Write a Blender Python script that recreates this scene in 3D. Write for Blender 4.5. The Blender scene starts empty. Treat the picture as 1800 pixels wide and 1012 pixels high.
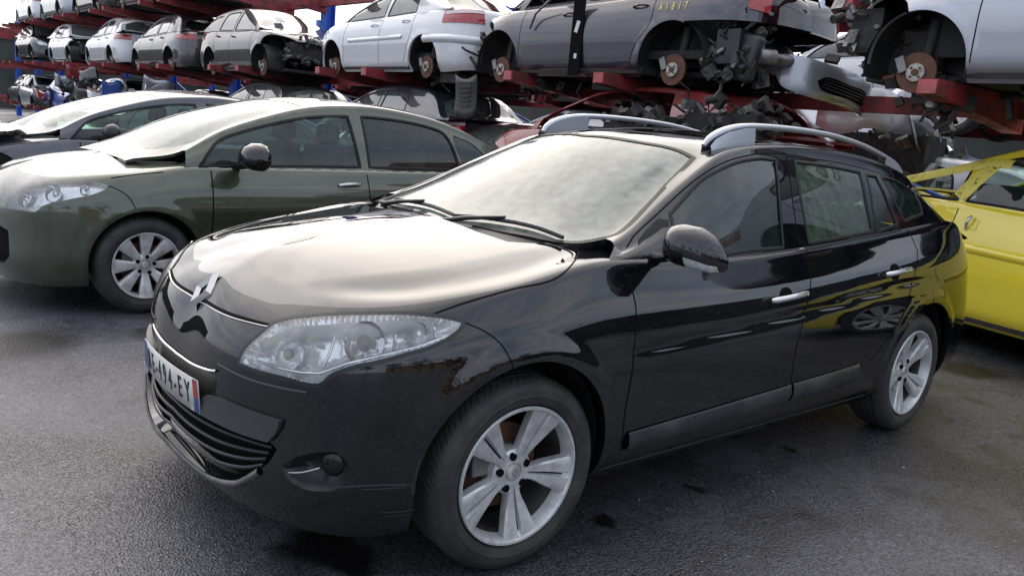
import bpy, math, random, json
import numpy as np
from mathutils import Vector, Matrix
from mathutils.geometry import delaunay_2d_cdt
R=math.radians
random.seed(7); rng=np.random.default_rng(7)
scene=bpy.context.scene
# ------------------------------------------------------------------ camera
CAM=(-1.6269,-2.6277,1.3655); YAW,PITCH,ROLL,FPX=0.8587,-0.1874,0.0905,1433.5
cf=Vector((math.cos(PITCH)*math.cos(YAW),math.cos(PITCH)*math.sin(YAW),math.sin(PITCH)))
cr=Vector((math.sin(YAW),-math.cos(YAW),0)); cu=cr.cross(cf)
c_,s_=math.cos(ROLL),math.sin(ROLL)
r2=c_*cr+s_*cu; u2=-s_*cr+c_*cu
cam=bpy.data.cameras.new('camera'); camo=bpy.data.objects.new('camera',cam); scene.collection.objects.link(camo)
camo.matrix_world=Matrix(((r2.x,u2.x,-cf.x,CAM[0]),(r2.y,u2.y,-cf.y,CAM[1]),(r2.z,u2.z,-cf.z,CAM[2]),(0,0,0,1)))
cam.sensor_width=36; cam.sensor_fit='HORIZONTAL'; cam.lens=FPX/1800*36; cam.clip_end=3000; cam.clip_start=.05
scene.camera=camo
# ------------------------------------------------------------------ sky, sun, exposure
SUN_AZ=R(62); SUN_EL=R(34)
w=bpy.data.worlds.new("World"); scene.world=w; w.use_nodes=True
nt=w.node_tree; nd=nt.nodes; lk=nt.links
bg=nd['Background']; sky=nd.new('ShaderNodeTexSky'); sky.sky_type='NISHITA'; sky.sun_disc=False
sky.sun_elevation=SUN_EL; sky.sun_rotation=math.pi/2-SUN_AZ
sky.dust_density=3; sky.air_density=1.2
tc=nd.new('ShaderNodeTexCoord')
# overcast layer: cloud noise in direction space, brighter around the veiled sun
mp=nd.new('ShaderNodeMapping'); mp.inputs['Scale'].default_value=(1.6,1.6,4.2); lk.new(tc.outputs['Generated'],mp.inputs[0])
n1=nd.new('ShaderNodeTexNoise'); n1.inputs['Scale'].default_value=2.3; n1.inputs['Detail'].default_value=5; n1.inputs['Roughness'].default_value=.55; lk.new(mp.outputs[0],n1.inputs['Vector'])
cr1=nd.new('ShaderNodeValToRGB'); cr1.color_ramp.elements[0].position=.36; cr1.color_ramp.elements[1].position=.66
cr1.color_ramp.elements[0].color=(4.6,5.4,7.3,1); cr1.color_ramp.elements[1].color=(9.0,9.1,9.7,1); lk.new(n1.outputs['Fac'],cr1.inputs[0])
dt=nd.new('ShaderNodeVectorMath'); dt.operation='DOT_PRODUCT'; lk.new(tc.outputs['Generated'],dt.inputs[0])
GE=R(47); dt.inputs[1].default_value=(math.cos(SUN_AZ)*math.cos(GE),math.sin(SUN_AZ)*math.cos(GE),math.sin(GE))
mr=nd.new('ShaderNodeMapRange'); mr.inputs[1].default_value=.2; mr.inputs[2].default_value=1.0; lk.new(dt.outputs['Value'],mr.inputs[0])
pw=nd.new('ShaderNodeMath'); pw.operation='POWER'; lk.new(mr.outputs[0],pw.inputs[0]); pw.inputs[1].default_value=1.9
glow=nd.new('ShaderNodeMix'); glow.data_type='RGBA'; glow.blend_type='ADD'; glow.inputs[0].default_value=1
sc=nd.new('ShaderNodeVectorMath'); sc.operation='SCALE'; sc.inputs[0].default_value=(12.8,11,9.0); lk.new(pw.outputs[0],sc.inputs['Scale'])
lk.new(cr1.outputs[0],glow.inputs[6]); lk.new(sc.outputs[0],glow.inputs[7])
mx=nd.new('ShaderNodeMix'); mx.data_type='RGBA'; mx.inputs[0].default_value=.85
lk.new(sky.outputs[0],mx.inputs[6]); lk.new(glow.outputs[2],mx.inputs[7])
lk.new(mx.outputs[2],bg.inputs[0]); bg.inputs[1].default_value=.12
sl=bpy.data.lights.new('sun','SUN'); sl.energy=.8; sl.angle=R(60); sl.color=(1,.95,.88)
so=bpy.data.objects.new('sun',sl); scene.collection.objects.link(so)
so.rotation_euler=Vector((-math.cos(SUN_AZ)*math.cos(SUN_EL),-math.sin(SUN_AZ)*math.cos(SUN_EL),-math.sin(SUN_EL))).to_track_quat('-Z','Y').to_euler()
scene.view_settings.view_transform='Standard'; scene.view_settings.look='None'; scene.view_settings.exposure=0.33; scene.view_settings.gamma=1
scene.render.engine='CYCLES'; scene.cycles.max_bounces=8; scene.cycles.transparent_max_bounces=12
# ------------------------------------------------------------------ materials
MT={}
def mat(name,col,rough=.5,metal=0,coat=0,spec=.5,noise=None,bump=None,trans=None,emit=None,coord='Object'):
    m=bpy.data.materials.new(name); m.use_nodes=True; MT[name]=m
    t=m.node_tree; b=t.nodes['Principled BSDF']
    b.inputs['Base Color'].default_value=(*col,1); b.inputs['Roughness'].default_value=rough; b.inputs['Metallic'].default_value=metal
    b.inputs['Coat Weight'].default_value=coat; b.inputs['Coat Roughness'].default_value=.03; b.inputs['Coat IOR'].default_value=1.68; b.inputs['Specular IOR Level'].default_value=spec
    tx=t.nodes.new('ShaderNodeTexCoord')
    if noise:  # (scale, other colour, low, high, rough2)
        n=t.nodes.new('ShaderNodeTexNoise'); n.inputs['Scale'].default_value=noise[0]; n.inputs['Detail'].default_value=6; n.inputs['Roughness'].default_value=.62
        t.links.new(tx.outputs[coord],n.inputs['Vector'])
        r=t.nodes.new('ShaderNodeMapRange'); r.inputs[1].default_value=noise[2]; r.inputs[2].default_value=noise[3]; t.links.new(n.outputs['Fac'],r.inputs[0])
        x=t.nodes.new('ShaderNodeMix'); x.data_type='RGBA'; x.inputs[6].default_value=(*col,1); x.inputs[7].default_value=(*noise[1],1)
        t.links.new(r.outputs[0],x.inputs[0]); t.links.new(x.outputs[2],b.inputs['Base Color'])
        if len(noise)>4:
            q=t.nodes.new('ShaderNodeMapRange'); q.inputs[3].default_value=rough; q.inputs[4].default_value=noise[4]
            t.links.new(r.outputs[0],q.inputs[0]); t.links.new(q.outputs[0],b.inputs['Roughness'])
    if bump:  # (scale, strength, distance)
        n=t.nodes.new('ShaderNodeTexNoise'); n.inputs['Scale'].default_value=bump[0]; n.inputs['Detail'].default_value=4
        t.links.new(tx.outputs[coord],n.inputs['Vector'])
        bb=t.nodes.new('ShaderNodeBump'); bb.inputs['Strength'].default_value=bump[1]; bb.inputs['Distance'].default_value=bump[2]
        t.links.new(n.outputs['Fac'],bb.inputs['Height']); t.links.new(bb.outputs[0],b.inputs['Normal'])
    if emit: b.inputs['Emission Color'].default_value=(*emit,1); b.inputs['Emission Strength'].default_value=1
    return m
def paint(name,col,metal=.0,rough=.35,dust=(.18,.17,.155),amount=.12,coat=1.0,spec=.5):
    """clear-coated paint with a thin film of dust, thicker on faces that look up, and faint runs"""
    m=mat(name,col,rough,metal,coat,spec)
    t=m.node_tree; b=t.nodes['Principled BSDF']; N=t.nodes.new; Lk=t.links.new
    tx=N('ShaderNodeTexCoord'); geo=N('ShaderNodeNewGeometry'); sp=N('ShaderNodeSeparateXYZ'); Lk(geo.outputs['Normal'],sp.inputs[0])
    n=N('ShaderNodeTexNoise'); n.inputs['Scale'].default_value=3.0; n.inputs['Detail'].default_value=7; n.inputs['Roughness'].default_value=.65; Lk(tx.outputs['Object'],n.inputs['Vector'])
    mp=N('ShaderNodeMapping'); mp.inputs['Scale'].default_value=(45,45,3); Lk(tx.outputs['Object'],mp.inputs[0])
    n2=N('ShaderNodeTexNoise'); n2.inputs['Scale'].default_value=1; n2.inputs['Detail'].default_value=4; Lk(mp.outputs[0],n2.inputs['Vector'])
    up=N('ShaderNodeMapRange'); up.inputs[1].default_value=-.1; up.inputs[2].default_value=1; up.inputs[3].default_value=.35; up.inputs[4].default_value=1; Lk(sp.outputs['Z'],up.inputs[0])
    a=N('ShaderNodeMapRange'); a.inputs[1].default_value=.35; a.inputs[2].default_value=.75; Lk(n.outputs['Fac'],a.inputs[0])
    a2=N('ShaderNodeMapRange'); a2.inputs[1].default_value=.40; a2.inputs[2].default_value=.8; a2.inputs[3].default_value=.6; Lk(n2.outputs['Fac'],a2.inputs[0])
    m1=N('ShaderNodeMath'); m1.operation='MULTIPLY'; Lk(a.outputs[0],m1.inputs[0]); Lk(up.outputs[0],m1.inputs[1])
    m2=N('ShaderNodeMath'); m2.operation='MULTIPLY'; Lk(m1.outputs[0],m2.inputs[0]); Lk(a2.outputs[0],m2.inputs[1])
    m3=N('ShaderNodeMath'); m3.operation='MULTIPLY'; Lk(m2.outputs[0],m3.inputs[0]); m3.inputs[1].default_value=amount*2
    x=N('ShaderNodeMix'); x.data_type='RGBA'; x.inputs[6].default_value=(*col,1); x.inputs[7].default_value=(*dust,1); Lk(m3.outputs[0],x.inputs[0]); Lk(x.outputs[2],b.inputs['Base Color'])
    q=N('ShaderNodeMapRange'); q.inputs[3].default_value=.02; q.inputs[4].default_value=.30; Lk(m3.outputs[0],q.inputs[0]); Lk(q.outputs[0],b.inputs['Coat Roughness'])
    vs=N('ShaderNodeTexNoise'); vs.inputs['Scale'].default_value=95; vs.inputs['Detail'].default_value=2; Lk(tx.outputs['Object'],vs.inputs['Vector'])
    v2=N('ShaderNodeMapRange'); v2.inputs[1].default_value=.62; v2.inputs[2].default_value=.72; Lk(vs.outputs['Fac'],v2.inputs[0])
    sm=N('ShaderNodeMapping'); sm.inputs['Scale'].default_value=(160,9,60); sm.inputs['Rotation'].default_value=(.3,.5,.7); Lk(tx.outputs['Object'],sm.inputs[0])
    sn=N('ShaderNodeTexNoise'); sn.inputs['Scale'].default_value=1; sn.inputs['Detail'].default_value=1; Lk(sm.outputs[0],sn.inputs['Vector'])
    s2=N('ShaderNodeMapRange'); s2.inputs[1].default_value=.70; s2.inputs[2].default_value=.76; Lk(sn.outputs['Fac'],s2.inputs[0])
    mk=N('ShaderNodeMath'); mk.operation='MAXIMUM'; Lk(v2.outputs[0],mk.inputs[0]); Lk(s2.outputs[0],mk.inputs[1])
    mq=N('ShaderNodeMath'); mq.operation='MULTIPLY'; mq.inputs[1].default_value=.09; Lk(mk.outputs[0],mq.inputs[0])
    ma=N('ShaderNodeMath'); Lk(mq.outputs[0],ma.inputs[0]); Lk(m3.outputs[0],ma.inputs[1]); ma.use_clamp=True
    Lk(ma.outputs[0],x.inputs[0]); Lk(ma.outputs[0],q.inputs[0])
    wn=N('ShaderNodeTexNoise'); wn.inputs['Scale'].default_value=5; wn.inputs['Detail'].default_value=1; Lk(tx.outputs['Object'],wn.inputs['Vector'])
    wb_=N('ShaderNodeBump'); wb_.inputs['Strength'].default_value=.25; wb_.inputs['Distance'].default_value=.004; Lk(wn.outputs['Fac'],wb_.inputs['Height']); Lk(wb_.outputs[0],b.inputs['Coat Normal'])
    if metal>0:
        mm=N('ShaderNodeMapRange'); mm.inputs[3].default_value=metal; mm.inputs[4].default_value=0; Lk(m3.outputs[0],mm.inputs[0]); Lk(mm.outputs[0],b.inputs['Metallic'])
    return m
def glassmat(name,tint=(.35,.45,.43),film=(.5,.52,.5),fa=.06,rough=.02,ior=1.52,dens=1.0,boost=1.0):
    m=bpy.data.materials.new(name); m.use_nodes=True; MT[name]=m; t=m.node_tree; t.nodes.clear(); N=t.nodes.new; Lk=t.links.new
    out=N('ShaderNodeOutputMaterial'); tr=N('ShaderNodeBsdfTransparent'); tr.inputs[0].default_value=(*tint,1)
    gl=N('ShaderNodeBsdfGlossy'); gl.inputs['Roughness'].default_value=rough; gl.inputs[0].default_value=(1,1,1,1)
    df=N('ShaderNodeBsdfDiffuse'); df.inputs[0].default_value=(*film,1)
    tx=N('ShaderNodeTexCoord'); mp=N('ShaderNodeMapping'); mp.inputs['Scale'].default_value=(14,14,3); mp.inputs['Rotation'].default_value=(.2,.3,0); Lk(tx.outputs['Object'],mp.inputs[0])
    n=N('ShaderNodeTexNoise'); n.inputs['Scale'].default_value=1.5; n.inputs['Detail'].default_value=5; Lk(mp.outputs[0],n.inputs['Vector'])
    r=N('ShaderNodeMapRange'); r.inputs[1].default_value=.3; r.inputs[2].default_value=.8; r.inputs[3].default_value=fa*.5; r.inputs[4].default_value=fa*1.7; Lk(n.outputs['Fac'],r.inputs[0])
    a=N('ShaderNodeMixShader'); Lk(r.outputs[0],a.inputs[0]); Lk(tr.outputs[0],a.inputs[1]); Lk(df.outputs[0],a.inputs[2])
    f=N('ShaderNodeFresnel'); f.inputs[0].default_value=ior
    fm=N('ShaderNodeMath'); fm.operation='MULTIPLY'; fm.use_clamp=True; fm.inputs[1].default_value=boost; Lk(f.outputs[0],fm.inputs[0])
    s=N('ShaderNodeMixShader'); Lk(fm.outputs[0],s.inputs[0]); Lk(a.outputs[0],s.inputs[1]); Lk(gl.outputs[0],s.inputs[2]); Lk(s.outputs[0],out.inputs[0])
    return m
paint('black_paint',(.0022,.0026,.0045),rough=.3,amount=.045,dust=(.20,.19,.17),spec=0)
paint('olive_paint',(.050,.060,.034),metal=.6,rough=.36,amount=.10,dust=(.28,.27,.23))
paint('slate_paint',(.030,.034,.052),metal=.5,rough=.42,amount=.15)
paint('charcoal_paint',(.010,.011,.014),metal=.2,rough=.4,amount=.12)
paint('grey_paint',(.10,.10,.10),metal=.4,rough=.42,amount=.3)
paint('plum_paint',(.024,.021,.036),metal=.3,rough=.42,amount=.12)
paint('white_paint',(.70,.72,.74),rough=.35,amount=.18,dust=(.4,.38,.33))
paint('silver_paint',(.42,.44,.49),metal=.75,rough=.42,amount=.2,dust=(.4,.38,.34))
paint('yellow_paint',(1.0,.80,.035),rough=.4,amount=.07,dust=(.25,.21,.08))
paint('red_paint',(.28,.022,.025),rough=.4,amount=.2)
paint('blue_paint',(.015,.10,.45),rough=.4,amount=.15)
mat('satin_black',(.016,.017,.019),.38,bump=(60,.15,.002))
mat('gloss_black',(.008,.008,.009),.12)
mat('trim_black',(.008,.008,.009),.5,spec=.3)
mat('grey_plastic',(.045,.047,.05),.42,bump=(400,.1,.001))
mat('sill_grey',(.022,.025,.030),.26,noise=(6,(.06,.06,.058),.45,.75,.5))
mat('satin_lip',(.20,.20,.20),.34,metal=.8,noise=(20,(.10,.10,.10),.4,.7))
mat('gap_black',(.004,.004,.004),.8,spec=.1)
mat('interior_dark',(.02,.021,.023),.8)
mat('seat_cloth',(.05,.052,.055),.85,noise=(40,(.08,.082,.085),.4,.6))
mat('tyre_rubber',(.022,.023,.024),.62,noise=(9,(.06,.057,.052),.42,.75),bump=(90,.25,.002))
mat('alloy',(.66,.67,.68),.42,metal=.5,noise=(16,(.26,.25,.23),.42,.85,.6))
mat('alloy_dull',(.72,.73,.74),.42,metal=.4,noise=(9,(.22,.2,.18),.4,.7,.6))
mat('chrome',(.72,.73,.75),.10,metal=1)
mat('satin_chrome',(.50,.50,.50),.28,metal=1)
mat('rail_silver',(.47,.50,.55),.38,metal=.55,coat=.3)
mat('handle_silver',(.62,.64,.66),.25,metal=.8)
mat('reflector',(.88,.90,.92),.14,metal=.7,bump=(45,.35,.006))
mat('lens_white',(.62,.64,.64),.18,coat=1,noise=(60,(.42,.43,.43),.4,.6))
mat('lamp_grey',(.22,.23,.235),.3,metal=.5)
mat('plate_white',(.62,.63,.60),.35,noise=(12,(.45,.44,.40),.45,.8))
mat('plate_black',(.012,.012,.012),.5)
mat('plate_blue',(.02,.07,.25),.4); mat('plate_red',(.4,.06,.05),.4)
mat('rust_disc',(.17,.075,.045),.75,metal=.3,noise=(18,(.10,.06,.045),.35,.7),bump=(60,.3,.002))
mat('hub_metal',(.42,.40,.37),.45,metal=.7,noise=(30,(.16,.12,.09),.45,.7))
mat('bare_metal',(.24,.25,.25),.45,metal=.7,noise=(8,(.12,.11,.10),.4,.65),bump=(20,.3,.01))
mat('dirty_black',(.02,.02,.02),.7,noise=(8,(.07,.065,.06),.45,.8),bump=(14,.5,.03))
mat('under_dark',(.018,.018,.018),.85,noise=(5,(.045,.04,.036),.4,.7))
mat('liner',(.018,.019,.020),.6,noise=(4,(.05,.048,.044),.45,.75),bump=(9,.5,.03))
mat('rack_red',(.30,.032,.040),.5,noise=(5,(.10,.035,.03),.42,.62,.75),bump=(8,.3,.02))
mat('rack_blue',(.02,.12,.60),.45,noise=(6,(.02,.05,.16),.5,.8))
mat('tail_red',(.35,.008,.012),.15,coat=.8); mat('tail_clear',(.5,.42,.42),.15,coat=.8)
mat('amber',(.6,.22,.02),.2)
mat('mark_yellow',(.75,.68,.2),.6)
mat('paper',(.7,.71,.68),.6)
mat('engine_junk',(.09,.09,.09),.5,metal=.4,noise=(25,(.25,.24,.22),.5,.75),bump=(30,.6,.03))
mat('wood_tan',(.35,.25,.15),.7)
glassmat('side_glass',tint=(.58,.76,.70),film=(.10,.17,.145),fa=.11,boost=1.1)
glassmat('rear_glass',tint=(.66,.80,.70),film=(.22,.31,.21),fa=.20,boost=1.1)  # paler green film colour stands in for bright light seen through the cabin
glassmat('windscreen_glass',tint=(.45,.55,.5),film=(.44,.53,.47),fa=.24,rough=.07,boost=.95)
glassmat('lamp_glass',tint=(.93,.95,.96),film=(.85,.83,.76),fa=.17,rough=.03,boost=1.2)
glassmat('mirror_lens',tint=(.8,.8,.8),film=(.7,.7,.7),fa=.4,rough=.08)
glassmat('wreck_glass',tint=(.5,.6,.56),film=(.40,.46,.44),fa=.22,rough=.04,boost=1.5)
def tread_material():
    m=MT['tyre_rubber'].copy(); m.name='tyre_tread'; MT['tyre_tread']=m; t=m.node_tree; N=t.nodes.new; Lk=t.links.new
    tx=N('ShaderNodeTexCoord'); sp=N('ShaderNodeSeparateXYZ'); Lk(tx.outputs['Object'],sp.inputs[0])
    at=N('ShaderNodeMath'); at.operation='ARCTAN2'; Lk(sp.outputs['Z'],at.inputs[0]); Lk(sp.outputs['X'],at.inputs[1])
    ab=N('ShaderNodeMath'); ab.operation='MULTIPLY'; Lk(sp.outputs['Y'],ab.inputs[0]); ab.inputs[1].default_value=2.2
    ad=N('ShaderNodeMath'); Lk(at.outputs[0],ad.inputs[0]); Lk(ab.outputs[0],ad.inputs[1])
    mu=N('ShaderNodeMath'); mu.operation='MULTIPLY'; mu.inputs[1].default_value=78; Lk(ad.outputs[0],mu.inputs[0])
    si=N('ShaderNodeMath'); si.operation='SINE'; Lk(mu.outputs[0],si.inputs[0])
    cl=N('ShaderNodeMapRange'); cl.inputs[1].default_value=-.95; cl.inputs[2].default_value=-.5; Lk(si.outputs[0],cl.inputs[0])
    b=N('ShaderNodeBump'); b.inputs['Distance'].default_value=.006; b.inputs['Strength'].default_value=.9; Lk(cl.outputs[0],b.inputs['Height'])
    Lk(b.outputs[0],t.nodes['Principled BSDF'].inputs['Normal'])
tread_material()
# ------------------------------------------------------------------ object helpers
COL=scene.collection.objects
def thing(name,label,cat,loc=(0,0,0),rz=0,group=None,rot=None):
    o=bpy.data.objects.new(name,None); COL.link(o); o.location=loc; o.rotation_euler=rot if rot else (0,0,rz)
    o['label']=label; o['category']=cat
    if group: o['group']=group
    o.empty_display_size=.2
    return o
def tag(o,label=None,cat=None,group=None,kind=None):
    if label: o['label']=label
    if cat: o['category']=cat
    if group: o['group']=group
    if kind: o['kind']=kind
    return o
def obj(name,V,F,mats,parent=None,N=None,smooth=True,mi=None,loc=None):
    me=bpy.data.meshes.new(name); me.from_pydata([tuple(map(float,v)) for v in V],[],[tuple(map(int,f)) for f in F])
    if isinstance(mats,str): mats=[mats]
    for m in mats: me.materials.append(MT[m])
    me.polygons.foreach_set('use_smooth',[bool(smooth)]*len(me.polygons))
    if mi is not None: me.polygons.foreach_set('material_index',[int(i) for i in mi])
    me.update()
    if N is not None: me.normals_split_custom_set_from_vertices([tuple(map(float,n)) for n in N])
    elif smooth: me.set_sharp_from_angle(angle=R(38))
    o=bpy.data.objects.new(name,me); COL.link(o)
    if parent: o.parent=parent
    if loc is not None: o.location=loc
    return o
class MB:
    """collects simple shapes into one mesh"""
    def __init__(s): s.V=[];s.F=[];s.M=[];s.c=0
    def add(s,V,F,m=0):
        n=len(s.V); s.V+= [tuple(v) for v in V]; s.F+=[tuple(i+n for i in f) for f in F]; s.M+=[m]*len(F); return s
    def box(s,c,d,rz=0,m=0,bev=0,ax=None):
        x,y,z=[a/2 for a in d]; V=[]
        for sx in (-1,1):
            for sy in (-1,1):
                for sz in (-1,1): V.append(Vector((sx*x,sy*y,sz*z)))
        Mx=Matrix.Rotation(rz,3,'Z') if ax is None else ax
        V=[tuple(Mx@v+Vector(c)) for v in V]
        s.add(V,[(0,1,3,2),(4,6,7,5),(0,4,5,1),(2,3,7,6),(0,2,6,4),(1,5,7,3)],m); return s
    def cyl(s,c0,c1,r0,r1=None,n=20,m=0,cap=True):
        r1=r0 if r1 is None else r1; a=Vector(c0);b=Vector(c1);d=(b-a).normalized(); t=d.orthogonal().normalized(); q=d.cross(t)
        V=[];
        for p,r in ((a,r0),(b,r1)):
            for i in range(n): an=2*math.pi*i/n; V.append(tuple(p+t*math.cos(an)*r+q*math.sin(an)*r))
        F=[(i,(i+1)%n,n+(i+1)%n,n+i) for i in range(n)]
        if cap: F+=[tuple(range(n))[::-1],tuple(range(n,2*n))]
        s.add(V,F,m); return s
    def lathe(s,prof,n=64,m=0,axis='y',mm=None):
        """prof: (radius, axial) pairs, axis through origin"""
        V=[];F=[];M=[]
        for r,a in prof:
            for i in range(n): t=2*math.pi*i/n; V.append((r*math.cos(t),a,r*math.sin(t)))
        k=len(s.V)
        for j in range(len(prof)-1):
            for i in range(n):
                F.append((j*n+i,j*n+(i+1)%n,(j+1)*n+(i+1)%n,(j+1)*n+i)); M.append(mm[j] if mm else m)
        s.V+=V; s.F+=[tuple(i+k for i in f) for f in F]; s.M+=M; return s
    def tube(s,pts,r,n=8,m=0,flat=1.0,up=(0,0,1)):
        P=[Vector(p) for p in pts]; V=[];F=[]; rr=r if isinstance(r,(list,tuple)) else [r]*len(P)
        for i,p in enumerate(P):
            d=(P[min(i+1,len(P)-1)]-P[max(i-1,0)]).normalized(); a=d.cross(Vector(up)); 
            if a.length<1e-4: a=d.orthogonal()
            a.normalize(); b=a.cross(d)
            for k in range(n): t=2*math.pi*k/n; V.append(tuple(p+a*math.cos(t)*rr[i]+b*math.sin(t)*rr[i]*flat))
        for i in range(len(P)-1):
            for k in range(n): F.append((i*n+k,i*n+(k+1)%n,(i+1)*n+(k+1)%n,(i+1)*n+k))
        F+=[tuple(range(n))[::-1],tuple(range((len(P)-1)*n,len(P)*n))]
        s.add(V,F,m); return s
    def grid(s,G,m=0,cu=False):
        G=np.asarray(G); a,b=G.shape[:2]; F=[]
        for i in range(a-1+(1 if cu else 0)):
            for j in range(b-1): F.append((i*b+j,((i+1)%a)*b+j,((i+1)%a)*b+j+1,i*b+j+1))
        s.add(G.reshape(-1,3).tolist(),F,m); return s
    def build(s,name,mats,parent=None,smooth=True,loc=None,bevel=0):
        o=obj(name,s.V,s.F,mats,parent,smooth=smooth,mi=s.M,loc=loc)
        if bevel:
            md=o.modifiers.new('bevel','BEVEL'); md.width=bevel; md.segments=2; md.limit_method='ANGLE'; md.angle_limit=R(40)
        return o
def resample(P,n,closed=False):
    P=np.asarray(P,float)
    if closed: P=np.vstack([P,P[:1]])
    d=np.r_[0,np.cumsum(np.linalg.norm(np.diff(P,axis=0),axis=1))]
    t=np.linspace(0,d[-1],n+(1 if closed else 0)); Q=np.stack([np.interp(t,d,P[:,k]) for k in range(P.shape[1])],1)
    return Q[:-1] if closed else Q
def crspline(P,n,closed=False):
    """catmull-rom through points, n samples"""
    P=np.asarray(P,float); m=len(P)
    if closed: idx=lambda i:P[i%m]; T=np.linspace(0,m,n,endpoint=False)
    else: idx=lambda i: (P[0]*2-P[1] if i<0 else (P[-1]*2-P[-2] if i>=m else P[i])); T=np.linspace(0,m-1,n)
    out=[]
    for t in T:
        i=int(math.floor(t)); i=min(i,m-1 if closed else m-2); f=t-i; a,b,c,d=idx(i-1),idx(i),idx(i+1),idx(i+2)
        out.append(.5*((2*b)+(c-a)*f+(2*a-5*b+4*c-d)*f*f+(3*b-a-3*c+d)*f**3))
    return np.array(out)
def dens(P,step,closed=True):
    P=[np.array(p,float) for p in P]; out=[]
    n=len(P)
    for i in range(n if closed else n-1):
        a,b=P[i],P[(i+1)%n]; k=max(1,int(np.ceil(np.linalg.norm(b-a)/step)))
        for j in range(k): out.append(a+(b-a)*j/k)
    if not closed: out.append(P[-1])
    return np.array(out)
def pip(P,poly):
    x,y=P[:,0],P[:,1]; q=np.asarray(poly); n=len(q); c=np.zeros(len(P),bool); j=n-1
    for i in range(n):
        xi,yi=q[i]; xj,yj=q[j]
        with np.errstate(divide='ignore',invalid='ignore'):
            k=((yi>y)!=(yj>y))&(x<(xj-xi)*(y-yi)/(yj-yi+1e-30)+xi)
        c^=k; j=i
    return c
def smoothpoly(P,step,closed=True,corners=55):
    """densify a closed polyline, rounding gentle bends but keeping sharp corners"""
    P=np.asarray(P,float); n=len(P); out=[]
    def ang(i):
        a=P[i]-P[(i-1)%n]; b=P[(i+1)%n]-P[i]; return math.degrees(math.acos(np.clip(np.dot(a,b)/(np.linalg.norm(a)*np.linalg.norm(b)+1e-12),-1,1)))
    tan=[]
    for i in range(n):
        if (not closed and i in (0,n-1)) or ang(i)>corners: tan.append(None)
        else: tan.append((P[(i+1)%n]-P[(i-1)%n]))
    for i in range(n if closed else n-1):
        a,b=P[i],P[(i+1)%n]; L=np.linalg.norm(b-a); 
        if L<1e-9: continue
        ta=tan[i]; tb=tan[(i+1)%n]
        ta=(b-a) if ta is None else ta/np.linalg.norm(ta)*L; tb=(b-a) if tb is None else tb/np.linalg.norm(tb)*L
        k=max(1,int(np.ceil(L/step)))
        for j in range(k):
            t=j/k; out.append((2*t**3-3*t*t+1)*a+(t**3-2*t*t+t)*ta+(-2*t**3+3*t*t)*b+(t**3-t*t)*tb)
    if not closed: out.append(P[-1])
    return np.array(out)
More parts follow.
